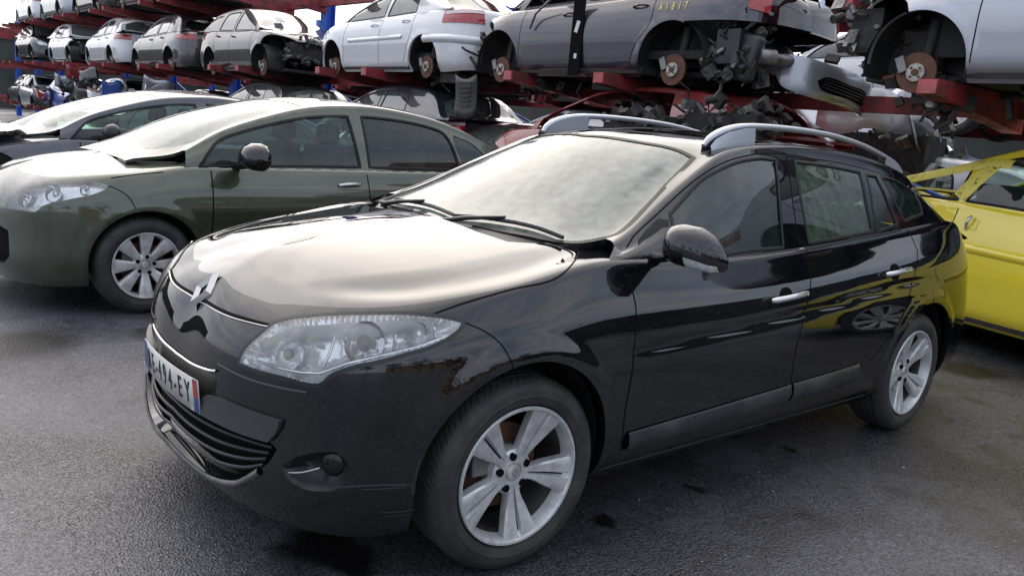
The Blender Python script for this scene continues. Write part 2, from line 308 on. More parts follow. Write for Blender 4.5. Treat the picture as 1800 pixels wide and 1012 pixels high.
class Cut:
    """constrained triangulation of a sheet's uv domain, cut along panel outlines"""
    def __init__(s,sheet,dom,step,polys,lines=()):
        u0,u1,v0,v1=dom; s.sh=sheet; s.polys=[]; 
        nu=int((u1-u0)/step)+1; nv=int((v1-v0)/step)+1
        pts=[];E=[]
        def chain(Q,closed):
            k=len(pts); n=len(Q)
            for q in Q: pts.append((float(q[0]),float(q[1])))
            for i in range(n-(0 if closed else 1)): E.append((k+i,k+(i+1)%n))
        allp=[]
        for nm,P in polys:
            Q=np.array(P,float); Q[:,0]=np.clip(Q[:,0],u0,u1); Q[:,1]=np.clip(Q[:,1],v0,v1)
            Q=dens(Q,step*.8); 
            keep=[0]
            for i in range(1,len(Q)):
                if np.linalg.norm(Q[i]-Q[keep[-1]])>step*.12: keep.append(i)
            Q=Q[keep]; s.polys.append((nm,Q)); chain(Q,True); allp.append(Q)
        chain(dens([(u0,v0),(u1,v0),(u1,v1),(u0,v1)],step),True); allp.append(np.array(pts[-10:]))
        A=np.vstack(allp)
        uu,vv=np.meshgrid(np.linspace(u0,u1,nu),np.linspace(v0,v1,nv),indexing='ij'); g=np.c_[uu.ravel(),vv.ravel()]
        g=g[(g[:,0]>u0+step*.3)&(g[:,0]<u1-step*.3)&(g[:,1]>v0+step*.3)&(g[:,1]<v1-step*.3)]
        # drop grid points that crowd the outlines
        cell=step; key=set()
        for q in A:
            cx,cy=int(q[0]/cell*2),int(q[1]/cell*2)
            key.add((cx,cy))
        near=np.array([ (int(q[0]/cell*2),int(q[1]/cell*2)) in key for q in g])
        g=g[~near]
        pts+= [tuple(map(float,q)) for q in g]
        r=delaunay_2d_cdt([Vector(p) for p in pts],E,[],0,1e-5)
        s.uv=np.array([tuple(v) for v in r[0]]); s.T=np.array([f for f in r[2]],int)
        cen=s.uv[s.T].mean(1)
        ins=(cen[:,0]>u0)&(cen[:,0]<u1)&(cen[:,1]>v0)&(cen[:,1]<v1)
        s.lab=np.array(['body']*len(s.T),dtype=object)
        for nm,Q in s.polys[::-1]:      # first in the list wins
            s.lab[pip(cen,Q)]=nm
        s.lab[~ins]='out'
        s.P=sheet.P(s.uv[:,0],s.uv[:,1]); s.N=sheet.N(s.uv[:,0],s.uv[:,1])
        # consistent winding
        a,b,c=s.P[s.T[:,0]],s.P[s.T[:,1]],s.P[s.T[:,2]]
        fl=(np.cross(b-a,c-a)*s.N[s.T[:,0]]).sum(1)<0
        s.T[fl]=s.T[fl][:,::-1]
    def region(s,names,off=0.,lip=.0,mirror=False,sel=None):
        """vertices, faces, normals of the named regions; optional inward lip along open edges"""
        if isinstance(names,str): names=[names]
        k=np.isin(s.lab,names)
        if sel is not None: k&=sel
        T=s.T[k]
        if len(T)==0: return np.zeros((0,3)),[],np.zeros((0,3))
        used,inv=np.unique(T,return_inverse=True); T=inv.reshape(-1,3)
        P=s.P[used]+s.N[used]*off; N=s.N[used]
        F=[tuple(t) for t in T]
        if lip:
            ed={}
            for t in T:
                for i in range(3):
                    e=(t[i],t[(i+1)%3]); 
                    if (e[1],e[0]) in ed: ed.pop((e[1],e[0]))
                    else: ed[e]=1
            V2=[];N2=[];n=len(P)
            for a,b in ed:
                if abs(P[a][1])<1e-3 and abs(P[b][1])<1e-3: continue
                t=P[b]-P[a]; nn=np.cross(t,N[a]); nn/=np.linalg.norm(nn)+1e-12
                i=n+len(V2); V2+= [P[a],P[b],P[b]-N[b]*lip,P[a]-N[a]*lip]; N2+=[nn]*4; F.append((i+1,i,i+3,i+2))
            if V2: P=np.vstack([P,V2]); N=np.vstack([N,N2])
        if mirror: P=P*[1,-1,1]; N=N*[1,-1,1]; F=[tuple(f[::-1]) for f in F]
        return P,F,N
def join(parts):
    V=[];F=[];N=[];n=0
    for P,f,nn in parts:
        V.append(P);N.append(nn);F+=[tuple(i+n for i in q) for q in f]; n+=len(P)
    return np.vstack(V),F,np.vstack(N)
def ribbon(sheet,line,width,off=.0006,bulge=0.0,step=.02,mirror=False,n=2,closed=False,smooth=True,ends=1.0):
    """thin strip lying along a uv line of a sheet"""
    Q=smoothpoly(line,step,closed) if smooth else dens(line,step,closed)
    P=sheet.P(Q[:,0],Q[:,1]); N=sheet.N(Q[:,0],Q[:,1]); m=len(P)
    if closed: d=np.roll(P,-1,0)-np.roll(P,1,0)
    else: d=np.gradient(P,axis=0)
    d/=np.linalg.norm(d,axis=1)[:,None]+1e-12; s=np.cross(N,d); V=[];NN=[];F=[]
    for k in range(n+1):
        t=-1+2*k/n; V.append(P+s*width/2*t+N*(off+bulge*(1-t*t))); q=N+s*t*(.0 if bulge==0 else min(2.0,bulge*4/width)); NN.append(q/np.linalg.norm(q,axis=1)[:,None])
    V=np.stack(V,1).reshape(-1,3); NN=np.stack(NN,1).reshape(-1,3); w=n+1
    for i in range(m if closed else m-1):
        for k in range(n): a=i*w+k; b=((i+1)%m)*w+k; F.append((a,b,b+1,a+1))
    if mirror: V=V*[1,-1,1]; NN=NN*[1,-1,1]; F=[f[::-1] for f in F]
    return V,F,NN

# ---------- cardinal cubic splines ----------
class Card:
    def __init__(s, k):
        k=np.asarray(k,float); n=len(k); s.k=k; h=np.diff(k)
        A=np.zeros((n,n)); B=np.zeros((n,n)); A[0,0]=A[-1,-1]=1
        for i in range(1,n-1):
            A[i,i-1]=h[i-1]; A[i,i]=2*(h[i-1]+h[i]); A[i,i+1]=h[i]
            B[i,i-1]+=6/h[i-1]; B[i,i]-=6/h[i-1]+6/h[i]; B[i,i+1]+=6/h[i]
        s.M=np.linalg.solve(A,B)
    def w(s,t):
        t=np.asarray(t,float); k=s.k; n=len(k)
        i=np.clip(np.searchsorted(k,t,side='right')-1,0,n-2)
        h=k[i+1]-k[i]; a=(k[i+1]-t)/h; b=1-a
        W=np.zeros((len(t),n)); r=np.arange(len(t))
        W[r,i]=a; W[r,i+1]=b
        W+=((a**3-a)*h*h/6)[:,None]*s.M[i]+((b**3-b)*h*h/6)[:,None]*s.M[i+1]
        return W
def interp(x,tab):
    xs=[t[0] for t in tab]
    return np.interp(x,xs,[t[1] for t in tab])
def smooth(x,tab):
    """monotone-ish C1 interpolation (pchip)"""
    xs=np.array([t[0] for t in tab],float); ys=np.array([t[1] for t in tab],float)
    h=np.diff(xs); d=np.diff(ys)/h; m=np.zeros(len(xs))
    for i in range(1,len(xs)-1):
        if d[i-1]*d[i]>0:
            w1=2*h[i]+h[i-1]; w2=h[i]+2*h[i-1]; m[i]=(w1+w2)/(w1/d[i-1]+w2/d[i])
    m[0]=d[0]; m[-1]=d[-1]
    x=np.clip(np.asarray(x,float),xs[0],xs[-1])
    i=np.clip(np.searchsorted(xs,x,side='right')-1,0,len(xs)-2)
    t=(x-xs[i])/h[i]
    return (2*t**3-3*t*t+1)*ys[i]+(t**3-2*t*t+t)*h[i]*m[i]+(-2*t**3+3*t*t)*ys[i+1]+(t**3-t*t)*h[i]*m[i+1]
def sstep(a,b,x):
    t=np.clip((x-a)/(b-a),0,1); return t*t*(3-2*t)

class Sheet:
    """tensor spline through a grid of points (nc columns, nr rows); y is negative (left side)"""
    def __init__(s,G,mir_u=0,mir_v=0,disp=None,ku=None,kv=None):
        G=np.asarray(G,float); nc,nr,_=G.shape
        if ku is None:
            d=np.linalg.norm(np.diff(G,axis=0),axis=2); ku=np.r_[0,np.cumsum(np.sort(d,axis=1)[:,-max(2,nr//2):].mean(1))]
        if kv is None:
            d=np.linalg.norm(np.diff(G,axis=1),axis=2); kv=np.r_[0,np.cumsum(np.median(d,axis=0)+.01)]
        s.ku0,s.kv0=np.array(ku),np.array(kv)
        M=np.array([1,-1,1])
        if mir_u:   # mirror 3 columns before column 0 (u=0 is y=0)
            G=np.concatenate([G[3:0:-1]*M,G]); ku=np.r_[-s.ku0[3:0:-1],s.ku0]
        if mir_v:   # mirror rows after last row
            G=np.concatenate([G,G[:,-2:-5:-1]*M],axis=1); kv=np.r_[s.kv0,2*s.kv0[-1]-s.kv0[-2:-5:-1]]
        s.G=G; s.cu=Card(ku); s.cv=Card(kv); s.disp=disp
    def raw(s,u,v):
        Wu=s.cu.w(u); Wv=s.cv.w(v)
        T=np.einsum('ni,ijk->njk',Wu,s.G)
        return np.einsum('nj,njk->nk',Wv,T)
    def P(s,u,v):
        u=np.atleast_1d(np.asarray(u,float)); v=np.atleast_1d(np.asarray(v,float))
        X=s.raw(u,v)
        if s.disp is not None: X=s.disp(s,u,v,X)
        return X
    def N(s,u,v,e=2e-3):
        u=np.atleast_1d(np.asarray(u,float)); v=np.atleast_1d(np.asarray(v,float))
        du=s.P(u+e,v)-s.P(u-e,v); dv=s.P(u,v+e)-s.P(u,v-e)
        n=np.cross(du,dv); n/=np.linalg.norm(n,axis=1)[:,None]+1e-12
        return n

# ---------- car shape specification ----------
FR=[(-.770,0,-.40),(-.765,.18,-.37),(-.742,.34,-.33),(-.70,.49,-.28),(-.635,.635,-.22),(-.535,.75,-.16),(-.40,.83,-.09),(-.22,.882,0.0)]
ROWZ_SIDE=[.20,.28,.36,.46,.58,.70]
INS_SIDE=[.11,.045,.02,.010,0,.003]
WT=[0,.36,.62,.84,1.0]; WI=[.003,.018,.042,.070,.100]
def lower_sheet(S):
    wb=S.get('wb',2.703); W=S.get('W',.905); fo=S.get('fo',1.0); ro=S.get('ro',1.0)
    Hc=S['H']; ZB=S['belt']; flare=S.get('flare',.010); zs=S.get('zs',1.0)
    cols=[]
    for x,s,b in FR: cols.append((x*fo,s*W/.905,b))
    for x,b in [(0,.1),(.25,.28),(.55,.55),(1.0,1.0),(1.5,1.5),(2.0,2.0)]:
        f=wb/2.703; cols.append((x*f,W,b*f))
    cols.append((wb-.3,W,wb-.32)); cols.append((wb,W,wb-.02))
    for x,s,b in [(.30,.895,.20),(.55,.865,.35),(.75,.79,.48),(.87,.66,.58),(.93,.40,.66),(.95,.18,.70),(.955,0,.72)]:
        cols.append((wb+x*ro,s*W/.905,wb+b*ro))
    nc=len(cols)
    front=S.get('front',{})
    # key inset tables by column:  rows 0..9 (z, inset)
    c0=front.get('c0',[(.18,.06),(.22,.012),(.30,-.035),(.40,-.025),(.50,-.003),(.60,.012),(.68,.04),(.75,.075),(.81,.125),(.855,.20)])
    c3=front.get('c3',[(.18,.045),(.22,.012),(.30,-.015),(.40,-.012),(.50,-.003),(.60,0),(.67,.012),(.725,.045),(.775,.10),(.822,.19)])
    c5=front.get('c5',[(.18,.045),(.23,.020),(.32,.004),(.42,0),(.52,0),(.61,0),(.69,.006),(.75,.027),(.80,.065),(.842,.13)])
    keys=[(0,c0),(3,c3),(5,c5)]
    def side(x,k):
        zb=smooth(x,ZB)
        z=list(ROWZ_SIDE[:5])+[.70+(zb-.70)*t for t in WT]
        d=INS_SIDE[:5]+WI
        return list(zip(z,d))
    for i in range(8,nc-7): keys.append((i,side(cols[i][0],i)))
    zt=float(smooth(wb+.85,ZB))
    rear=S.get('rear',[(.24,.05),(.30,.01),(.40,-.01),(.50,-.015),(.58,-.01),(.68,.01),(.78,.03),(.88,.050),(zt-.04,.10),(zt,.17)])
    keys+= [(nc-7,side(cols[nc-7][0],0)),(nc-4,rear),(nc-1,rear)]
    ki=[k for k,_ in keys]
    KZ=np.array([[p[0] for p in t] for _,t in keys]); KD=np.array([[p[1] for p in t] for _,t in keys])
    G=np.zeros((nc,15,3))
    fr=[.16,.36,.58,.80,1.0]
    gl=S.get('gl',[.30,.56,.78,.93,1.0])
    for c,(xa,sa,xb) in enumerate(cols):
        z=[smooth(c,list(zip(ki,KZ[:,r]))) for r in range(10)]
        d=[smooth(c,list(zip(ki,KD[:,r]))) for r in range(10)]
        A=np.array([xa,-sa]); B=np.array([xb,0.]); D=B-A; L=np.linalg.norm(D); D/=L
        # side columns: inset direction is lateral; front: towards B blended with outward normal
        for r in range(10):
            p=A+D*d[r]; G[c,r]=(p[0],p[1],z[r]*1.0)
        zc=float(smooth(xb,Hc)); l=L-d[9]
        wf=sstep(0,8,c) if c<9 else 1
        for j in range(5):
            f=fr[j]; g=gl[j]*wf+(1-wf)*(1-(1-f)**1.5)
            p=A+D*(d[9]+l*f); G[c,10+j]=(p[0],p[1],z[9]+(zc-z[9])*g)
    G[:,:,2]*=zs
    arch=[(0+S.get('ax',-.02),S.get('az',.345),S.get('ar',.358)),(wb,S.get('az',.345),S.get('ar',.36))]
    crease=S.get('crease')
    def disp(sh,u,v,X):
        X=X.copy(); side=sstep(sh.kv0[9]+.02,sh.kv0[7],v)
        for ax,az,ar in arch:
            r=np.hypot(X[:,0]-ax,X[:,2]-az)
            b=flare*(sstep(ar+.085,ar+.02,r))*sstep(az-.2,az,X[:,2]+.1)*side
            X[:,1]-=b
        # door waist feature line
        fl=S.get('waist')
        if fl:
            zl=smooth(X[:,0],fl); m=sstep(.25,.6,X[:,0])*sstep(wb+.2,wb-.3,X[:,0])*side
            X[:,1]+=.007*np.exp(-((X[:,2]-zl+.02)/.022)**2)*m
        if crease:
            sc=smooth(X[:,0],crease); top=sstep(sh.kv0[9]-.02,sh.kv0[10]+.02,v)*sstep(-.66,-.30,X[:,0])
            X[:,2]-=.020*sstep(sc-.05,sc+.13,-X[:,1])*top
        return X
    ku=np.r_[0,np.cumsum([np.hypot(cols[i+1][0]-cols[i][0],cols[i+1][1]-cols[i][1]) for i in range(nc-1)])]
    kv=[0,.08,.16,.26,.38,.50,.59,.67,.74,.81,.93,1.08,1.24,1.40,1.54]
    return Sheet(G,mir_u=1,mir_v=0,disp=disp,ku=ku,kv=kv)
def upper_sheet(S):
    """greenhouse: constant-x sections from the belt up over the roof to the centre line"""
    U=S['upper']; W=S.get('W',.905)
    xs=U['x']; G=[]
    for x in xs:
        zb=float(smooth(x,S['belt']))-.012; sb=W-.100+.004-float(smooth(x,U.get('bin',[(0,0),(9,0)])))
        zc=float(smooth(x,U['cz'])); sc=float(smooth(x,U['cs']))
        ze=float(smooth(x,U['ez'])); se=float(smooth(x,U['es'])); T=float(smooth(x,U['T']))
        row=[]
        for t in (0,.33,.67,1):
            row.append((sb+(sc-sb)*t+.012*4*t*(1-t),zb+(zc-zb)*t))
        row.append(((sc+se)/2+.010,(zc+ze)/2+.010))
        row.append((se,ze))
        for t in (.25,.5,.75,1.0):
            row.append((se*(1-t),ze+(T-ze)*(1-(1-t)**2.0)))
        G.append([(x,-a,b) for a,b in row])
    G=np.array(G); G[:,:,2]*=S.get('zs',1.0)
    def disp(sh,u,v,X):
        if S.get('dent') is not None: X=S['dent'](X)
        return X
    kv=[0,.13,.26,.39,.44,.49,.62,.75,.88,1.01]
    return Sheet(G,mir_v=1,disp=disp,ku=np.array(xs),kv=kv)

HERO=dict(wb=2.703,W=.905,ro=.98,
 H=[(-.45,.905),(-.35,.93),(-.2,.965),(0,1.0),(.2,1.025),(.5,1.045),(3.7,1.045)],
 belt=[(-.3,.875),(0,.925),(.25,.97),(.5,.98),(1.0,.975),(1.6,1.0),(2.2,1.045),(2.6,1.08),(2.95,1.11),(3.2,1.08),(3.45,1.02),(3.7,.97)],
 waist=[(.4,.70),(1.5,.76),(2.5,.84)],
 crease=[(-.72,.02),(-.67,.06),(-.57,.30),(-.45,.46),(-.26,.58),(-.11,.62),(.14,.63),(.4,.62)],
 upper=dict(x=[.15,.3,.5,.7,.9,1.05,1.2,1.4,1.7,2.0,2.3,2.6,2.8,2.95,3.08,3.2,3.35,3.5],
   cz=[(.15,.975),(.3,.985),(.5,1.028),(.7,1.108),(.9,1.205),(1.05,1.278),(1.2,1.335),(1.4,1.372),(1.7,1.388),(2.0,1.388),(2.3,1.376),(2.6,1.348),(2.8,1.31),(2.95,1.26),(3.08,1.17),(3.2,1.10),(3.35,1.06),(3.5,1.02)],
   cs=[(.15,.78),(.3,.77),(.5,.75),(.7,.705),(.9,.662),(1.05,.632),(1.2,.61),(1.4,.59),(1.7,.577),(2.0,.575),(2.3,.577),(2.6,.585),(2.8,.595),(2.95,.605),(3.08,.63),(3.2,.65),(3.5,.66)],
   ez=[(.15,.985),(.3,.997),(.5,1.048),(.7,1.140),(.9,1.236),(1.05,1.304),(1.2,1.365),(1.4,1.40),(1.7,1.422),(2.0,1.425),(2.3,1.416),(2.6,1.392),(2.8,1.36),(2.95,1.32),(3.08,1.235),(3.2,1.13),(3.35,1.075),(3.5,1.03)],
   es=[(.15,.72),(.3,.705),(.5,.68),(.7,.635),(.9,.595),(1.05,.57),(1.2,.55),(1.4,.538),(1.7,.53),(2.6,.53),(3.0,.53),(3.5,.56)],
   T=[(.15,.985),(.3,1.045),(.5,1.145),(.7,1.248),(.9,1.347),(1.05,1.402),(1.2,1.425),(1.4,1.442),(1.7,1.455),(2.1,1.452),(2.5,1.43),(2.9,1.385),(3.08,1.36),(3.2,1.27),(3.35,1.14),(3.5,1.04)],
   bin=[(0,0),(2.4,0),(2.9,.03),(3.3,.07),(3.6,.10)]))
def inv_xz(sh,pts,near=True):
    """(u,v) on the side of the sheet for side-view points (x,z)"""
    U=np.linspace(0,sh.ku0[-1],140); U=U[U>=sh.cu.k[0]]; V=np.linspace(0,sh.kv0[-1],60)
    uu,vv=np.meshgrid(U,V,indexing='ij'); u=uu.ravel(); v=vv.ravel(); X=sh.P(u,v)
    pts=np.asarray(pts,float); g=[]
    for p in pts:
        e=np.hypot(X[:,0]-p[0],X[:,2]-p[1])-np.abs(X[:,1])*.03+(X[:,1]>-.3)*10; i=e.argmin(); g.append((u[i],v[i]))
    g=np.array(g); lo=np.array([sh.cu.k[0],0]); hi=np.array([sh.ku0[-1],sh.kv0[-1]]); e=1e-4
    f=lambda q: sh.P(q[:,0],q[:,1])[:,[0,2]]
    for _ in range(14):
        r=f(g)-pts; a=(f(g+[e,0])-f(g-[e,0]))/(2*e); b=(f(g+[0,e])-f(g-[0,e]))/(2*e)
        det=a[:,0]*b[:,1]-b[:,0]*a[:,1]; det=np.where(np.abs(det)<1e-5,1e-5,det)
        s=np.stack([-(r[:,0]*b[:,1]-b[:,0]*r[:,1])/det,-(a[:,0]*r[:,1]-a[:,1]*r[:,0])/det],1)
        n=np.linalg.norm(s,axis=1)[:,None]; s*=np.minimum(1,.1/(n+1e-9)); g=np.clip(g+s,lo,hi)
    return g

POLYS='''{"L":{"hl":[[0.4012,0.5445],[0.4209,0.6076],[0.4757,0.681],[0.5213,0.7259],[0.6122,0.758],[0.7724,0.7837],[0.9206,0.7787],[1.0186,0.7518],[1.0921,0.719],[1.1173,0.7021],[1.1037,0.6788],[1.0594,0.6532],[0.9999,0.6355],[0.9311,0.6268],[0.8692,0.6154],[0.8186,0.6088],[0.777,0.5949],[0.7412,0.5771],[0.7033,0.5403],[0.5951,0.544],[0.4686,0.542]],"shut":[[-0.0263,0.662],[0.2966,0.6934],[0.4138,0.7071],[0.5129,0.7151]],"bumpcut":[[1.1173,0.7021],[1.177,0.6545],[1.2298,0.589],[1.2538,0.5333],[1.2682,0.4934]],"hoodcut":[[1.0186,0.7518],[1.133,0.7765],[1.3066,0.7935],[1.4569,0.7817],[1.5343,0.8087],[1.7855,0.9812]],"hoodrear":[[1.7855,0.9812],[1.675,0.9933],[1.5842,1.0366],[1.5176,1.1154],[1.4914,1.2564]],"fdoor":[[1.9856,0.9519],[1.8007,0.7402],[1.809,0.6161],[1.802,0.5573],[1.7985,0.4507],[1.7967,0.2898],[1.8167,0.1254]],"bcut":[[2.9658,0.8595],[2.9231,0.7264],[2.9237,0.6737],[2.8857,0.578],[2.8478,0.5027],[2.8226,0.3971],[2.8332,0.2937],[2.8705,0.159]],"rdoor":[[4.1304,0.9462],[3.8591,0.8047],[3.9267,0.698],[3.8927,0.6376],[3.8322,0.5581],[3.7637,0.4637],[3.6478,0.3491],[3.532,0.2472]],"doorbot":[[1.8167,0.1254],[2.2937,0.1346],[2.8753,0.1501],[3.3127,0.1605]],"strip2":[[0.3018,0.5119],[0.4521,0.5043],[0.5746,0.5071],[0.6702,0.5102]],"molding":[[0.2712,0.3907],[0.4427,0.3995],[0.5937,0.3963],[0.5852,0.357],[0.5563,0.3109],[0.4417,0.3076],[0.2331,0.3083],[0.2389,0.3489]],"lowgrille":[[0.1639,0.3027],[0.2441,0.3058],[0.4417,0.3076],[0.5501,0.3073],[0.5786,0.2867],[0.5465,0.2334],[0.4741,0.183],[0.4203,0.1514],[0.2896,0.122],[0.1403,0.128],[0.0131,0.1572]],"lip":[[0.0131,0.1572],[0.1403,0.128],[0.2896,0.122],[0.4203,0.1514],[0.4741,0.183]],"fog":[[0.5979,0.2354],[0.6269,0.1991],[0.6806,0.179],[0.7267,0.1774],[0.769,0.1836],[0.7992,0.2177],[0.8003,0.2616],[0.7634,0.3055],[0.7028,0.2978],[0.6437,0.2746]],"scuff":[[0.7737,0.1869],[0.8463,0.1947],[0.9238,0.1921],[0.9909,0.1845]],"sill":[[1.842,0.1762],[2.0365,0.1876],[2.2672,0.1993],[2.8072,0.2208],[3.1739,0.2324],[3.5397,0.2435]],"lens":[[0.7033,0.5403]],"chrome":[[-0.3026,0.5352],[-0.2202,0.4733],[0.0285,0.4596],[0.2628,0.4772]],"fuel":[[3.8338,0.5722]],"handlef":[[2.5959,0.5927],[2.8438,0.605]],"handler":[[3.5499,0.6265],[3.7827,0.6335]],"crease":[[-0.0077,0.7074],[0.4772,0.8153],[0.7533,0.9459],[1.03,0.9572],[1.214,0.9528],[1.4881,0.9632],[1.7301,0.9832]]},"U":{"fglass":[[0.7715,0.3551],[0.9692,0.3758],[1.1536,0.3625],[1.3198,0.3602],[1.4707,0.3593],[1.5763,0.3508],[1.4702,0.1849],[1.4109,0.0221],[1.0088,0.0226],[0.6804,-0.038]],"rglass":[[1.7346,0.3466],[2.0392,0.3391],[2.3121,0.3284],[2.2133,0.177],[2.1701,0.0316],[1.8628,0.0284],[1.6105,0.0261],[1.6492,0.2005]],"qlight":[[2.3602,0.3205],[2.467,0.3224],[2.4335,0.1857],[2.427,0.0469],[2.2168,0.0276],[2.2574,0.1621]],"rquarter":[[2.5211,0.323],[2.6629,0.3368],[2.7552,0.3293],[2.8267,0.2692],[2.8024,0.1765],[2.7689,0.0933],[2.5119,0.0604],[2.5049,0.2101]],"ws_near":[[0.3223,0.572],[0.4598,0.4985],[0.5659,0.5013],[0.7915,0.5053],[1.0308,0.5185],[1.105,0.5248],[1.1043,0.572],[1.091,0.6129],[1.0338,0.736],[0.9972,0.8779]],"apillar":[[0.4843,0.3577],[0.5486,0.4015],[0.7247,0.4074],[0.92,0.4057],[1.1269,0.385],[1.2977,0.3767],[1.5058,0.3804],[1.6843,0.3801]],"bcutup":[[1.5303,0.0271],[1.5812,0.2025],[1.6781,0.3683]],"rtop":[[1.6781,0.3683],[2.0595,0.3632],[2.3847,0.3552],[2.5491,0.3493],[2.4592,0.0409]],"rail":[[1.2269,0.5439]]}}'''
# ------------------------------------------------------------------ wheels
def lines3(name,parent,mb,mats,**k): return mb.build(name,mats,parent,**k)
def make_wheel(name,parent,loc,style,R0=.318,wid=.205,rim=.226,steer=0,face=-1,phase=0,spokes=5,detail=True):
    """axis along y, outer face at -y (face=-1) ; children tyre, rim, brake_disc, hub_cap"""
    e=bpy.data.objects.new(name,None); COL.link(e); e.parent=parent; e.location=loc; e.rotation_euler=(0,0,steer+(0 if face<0 else math.pi)); e.empty_display_size=.1
    h=wid/2; t=MB(); T=R0-rim
    pr=[(rim-.004,-h+.022),(rim+.006,-h+.014),(rim+.010,-h+.006),(rim+.022,-h+.001),(rim+T*.40,-h-.003),(rim+T*.42,-h-.0015),(rim+T*.46,-h-.001),(rim+T*.62,-h+.000),(rim+T*.78,-h+.007),(rim+T*.82,-h+.012),(R0-.008,-h+.020),(R0-.002,-h+.034)]
    k=len(pr)-1
    gx=[-.052,-.046,-.018,-.012,.012,.018,.046,.052]
    for i in range(0,8,2):
        pr+=[(R0,gx[i]-.0005),(R0-.008,gx[i]+.001),(R0-.008,gx[i+1]-.001),(R0,gx[i+1]+.0005)]
    q=[(r,-a) for r,a in pr[:k+1]][::-1]; pr+=q
    mm=[1 if (p[0]>R0-.012) else 0 for p in pr[:-1]]
    t.lathe(pr,n=96 if detail else 40,mm=mm); t.build('tyre',['tyre_rubber','tyre_tread'],e)
    f=MB(); al=0
    # rim barrel and lip
    f.lathe([(rim-.002,-h+.020),(rim+.002,-h+.008),(rim-.001,-h+.003),(rim-.008,-h+.004),(rim-.013,-h+.012),(rim-.018,-h+.03),(rim-.024,-h+.05)],n=72 if detail else 36); f.lathe([(rim-.024,-h+.05),(rim-.03,.05),(rim-.02,.09)],n=48,m=1)
    nb=spokes; dep=.028
    yh=-h+.040   # hub plane depth
    def yf(r): # face depth along the spoke
        x=(r-.05)/(rim-.06); return yh-(.030*np.clip(x,0,1)**1.3) if style!='steel' else yh
    for i in range(nb):
        a0=phase+2*math.pi*i/nb
        rs=np.linspace(.040,rim-.010,12 if detail else 6)
        def hw(r):
            x=(r-.04)/(rim-.05)
            if style=='twin': return .025-.003*np.sin(min(x*2,1)*math.pi)+.040*max(0,x-.15)**1.15/(.85**1.15)
            return (.016+.030*x) if nb>=8 else .03+.02*x
        cs=[-1,-.86,-.55,-.16,-.08,.08,.16,.55,.86,1] if style=='twin' else [-1,-.7,-.3,.3,.7,1]
        G=[]
        for r in rs:
            row=[];w=hw(r)
            x=(r-.04)/(rim-.05)
            for c in cs:
                y=yf(r)
                if abs(c)>.9: y+=.006
                if style=='twin' and abs(c)<.1 and .12<x<.93: y+=.013
                if style=='twin' and abs(c)<.1 : pass
                off=c*w; rr=math.sqrt(max(r*r-off*off*.0,0)); an=a0+math.asin(max(-1,min(1,off/r)))
                row.append((r*math.cos(an),y,r*math.sin(an)))
            # side walls back
            L_=row[0]; R_=row[-1]
            row=[(L_[0],L_[1]+dep,L_[2])]+row+[(R_[0],R_[1]+dep,R_[2])]
            G.append(row)
        f.grid(G)
        if style=='twin': f.grid([[(r*math.cos(a0+o/r),yf(r)+.0105,r*math.sin(a0+o/r)) for o in (-.0022,.0022)] for r in np.linspace(.072,rim-.03,6)],m=2)
    # hub
    f.lathe([(.0,yh+.004),(.030,yh+.004),(.032,yh),(.045,yh-.001),(.060,yh+.004),(.074,yh+.012),(.078,yh+.03),(.078,yh+.05)],n=40)
    ri=f.build('rim',['alloy' if style=='twin' else 'alloy_dull','bare_metal','gap_black'],e)
    if detail:
        for i in range(5):
            a=phase+2*math.pi*(i+.5)/5; x,z=.054*math.cos(a),.054*math.sin(a); b=MB()
            b.cyl((x,yh+.012,z),(x,yh-.0035,z),.0125,.0125,n=14); b.build('lug_nut','gap_black',ri)
    c=MB(); c.lathe([(0,yh-.0045),(.020,yh-.0045),(.026,yh-.002),(.0285,yh+.003)],n=28)
    hc=c.build('hub_cap','alloy_dull',e)
    if style=='twin' and detail:
        d=MB()
        for s_ in (1,):
            o_=[(0,.017),(.011,0),(0,-.017),(-.011,0)]; i_=[(0,.010),(.0055,0),(0,-.010),(-.0055,0)]
            V=[(x,yh-.0055,z) for x,z in o_]+[(x,yh-.0055,z) for x,z in i_]
            d.add(V,[(k,(k+1)%4,4+(k+1)%4,4+k) for k in range(4)])
        d.build('diamond_emblem','chrome',hc,smooth=False)
    g=MB(); g.lathe([(.05,.012),(.142,.012),(.142,.034),(.05,.034)],n=40); g.lathe([(.0,.0),(.07,.0),(.078,.012)],n=30,m=1); g.build('brake_disc',['rust_disc','hub_metal'],e)
    g=MB(); g.box((-.09,-.002,.055),(.09,.05,.13)); g.lathe([(.0,.06),(rim-.03,.06)],n=30,m=1); g.build('brake_caliper',['bare_metal','gap_black'],e,bevel=.006)
    return e
# ------------------------------------------------------------------ the black estate car
D=json.loads(POLYS); PL=D['L']; PU=D['U']
LS=lower_sheet(HERO); US=upper_sheet(HERO)
UM,VM=LS.ku0[-1],LS.kv0[-1]
def circ_xz(cx,cz,r,z0,n=30):
    return [(cx-r,z0)]+[(cx+r*math.cos(t),cz+r*math.sin(t)) for t in np.linspace(math.pi,0,n)]+[(cx+r,z0)]
def arch_poly(sh,ax,az,ar,z0=.25):
    q=inv_xz(sh,circ_xz(ax,az,ar,z0)[1:-1]); a,b=q[0],q[-1]
    return [(a[0],-.05)]+[tuple(p) for p in q]+[(b[0],-.05)]
AF=arch_poly(LS,-.02,.345,.358); AR=arch_poly(LS,2.703,.345,.36)
car=thing('estate_car','black estate car with dusty glass, silver roof rails and scuffed front bumper','car')
hl=[tuple(p) for p in smoothpoly(PL['hl'],.02)]
shut=[(0,.662)]+PL['shut'][1:]
hood=shut+PL['hl'][3:8]+PL['hoodcut'][1:]+PL['hoodrear'][1:]+[(1.47,VM),(0,VM)]
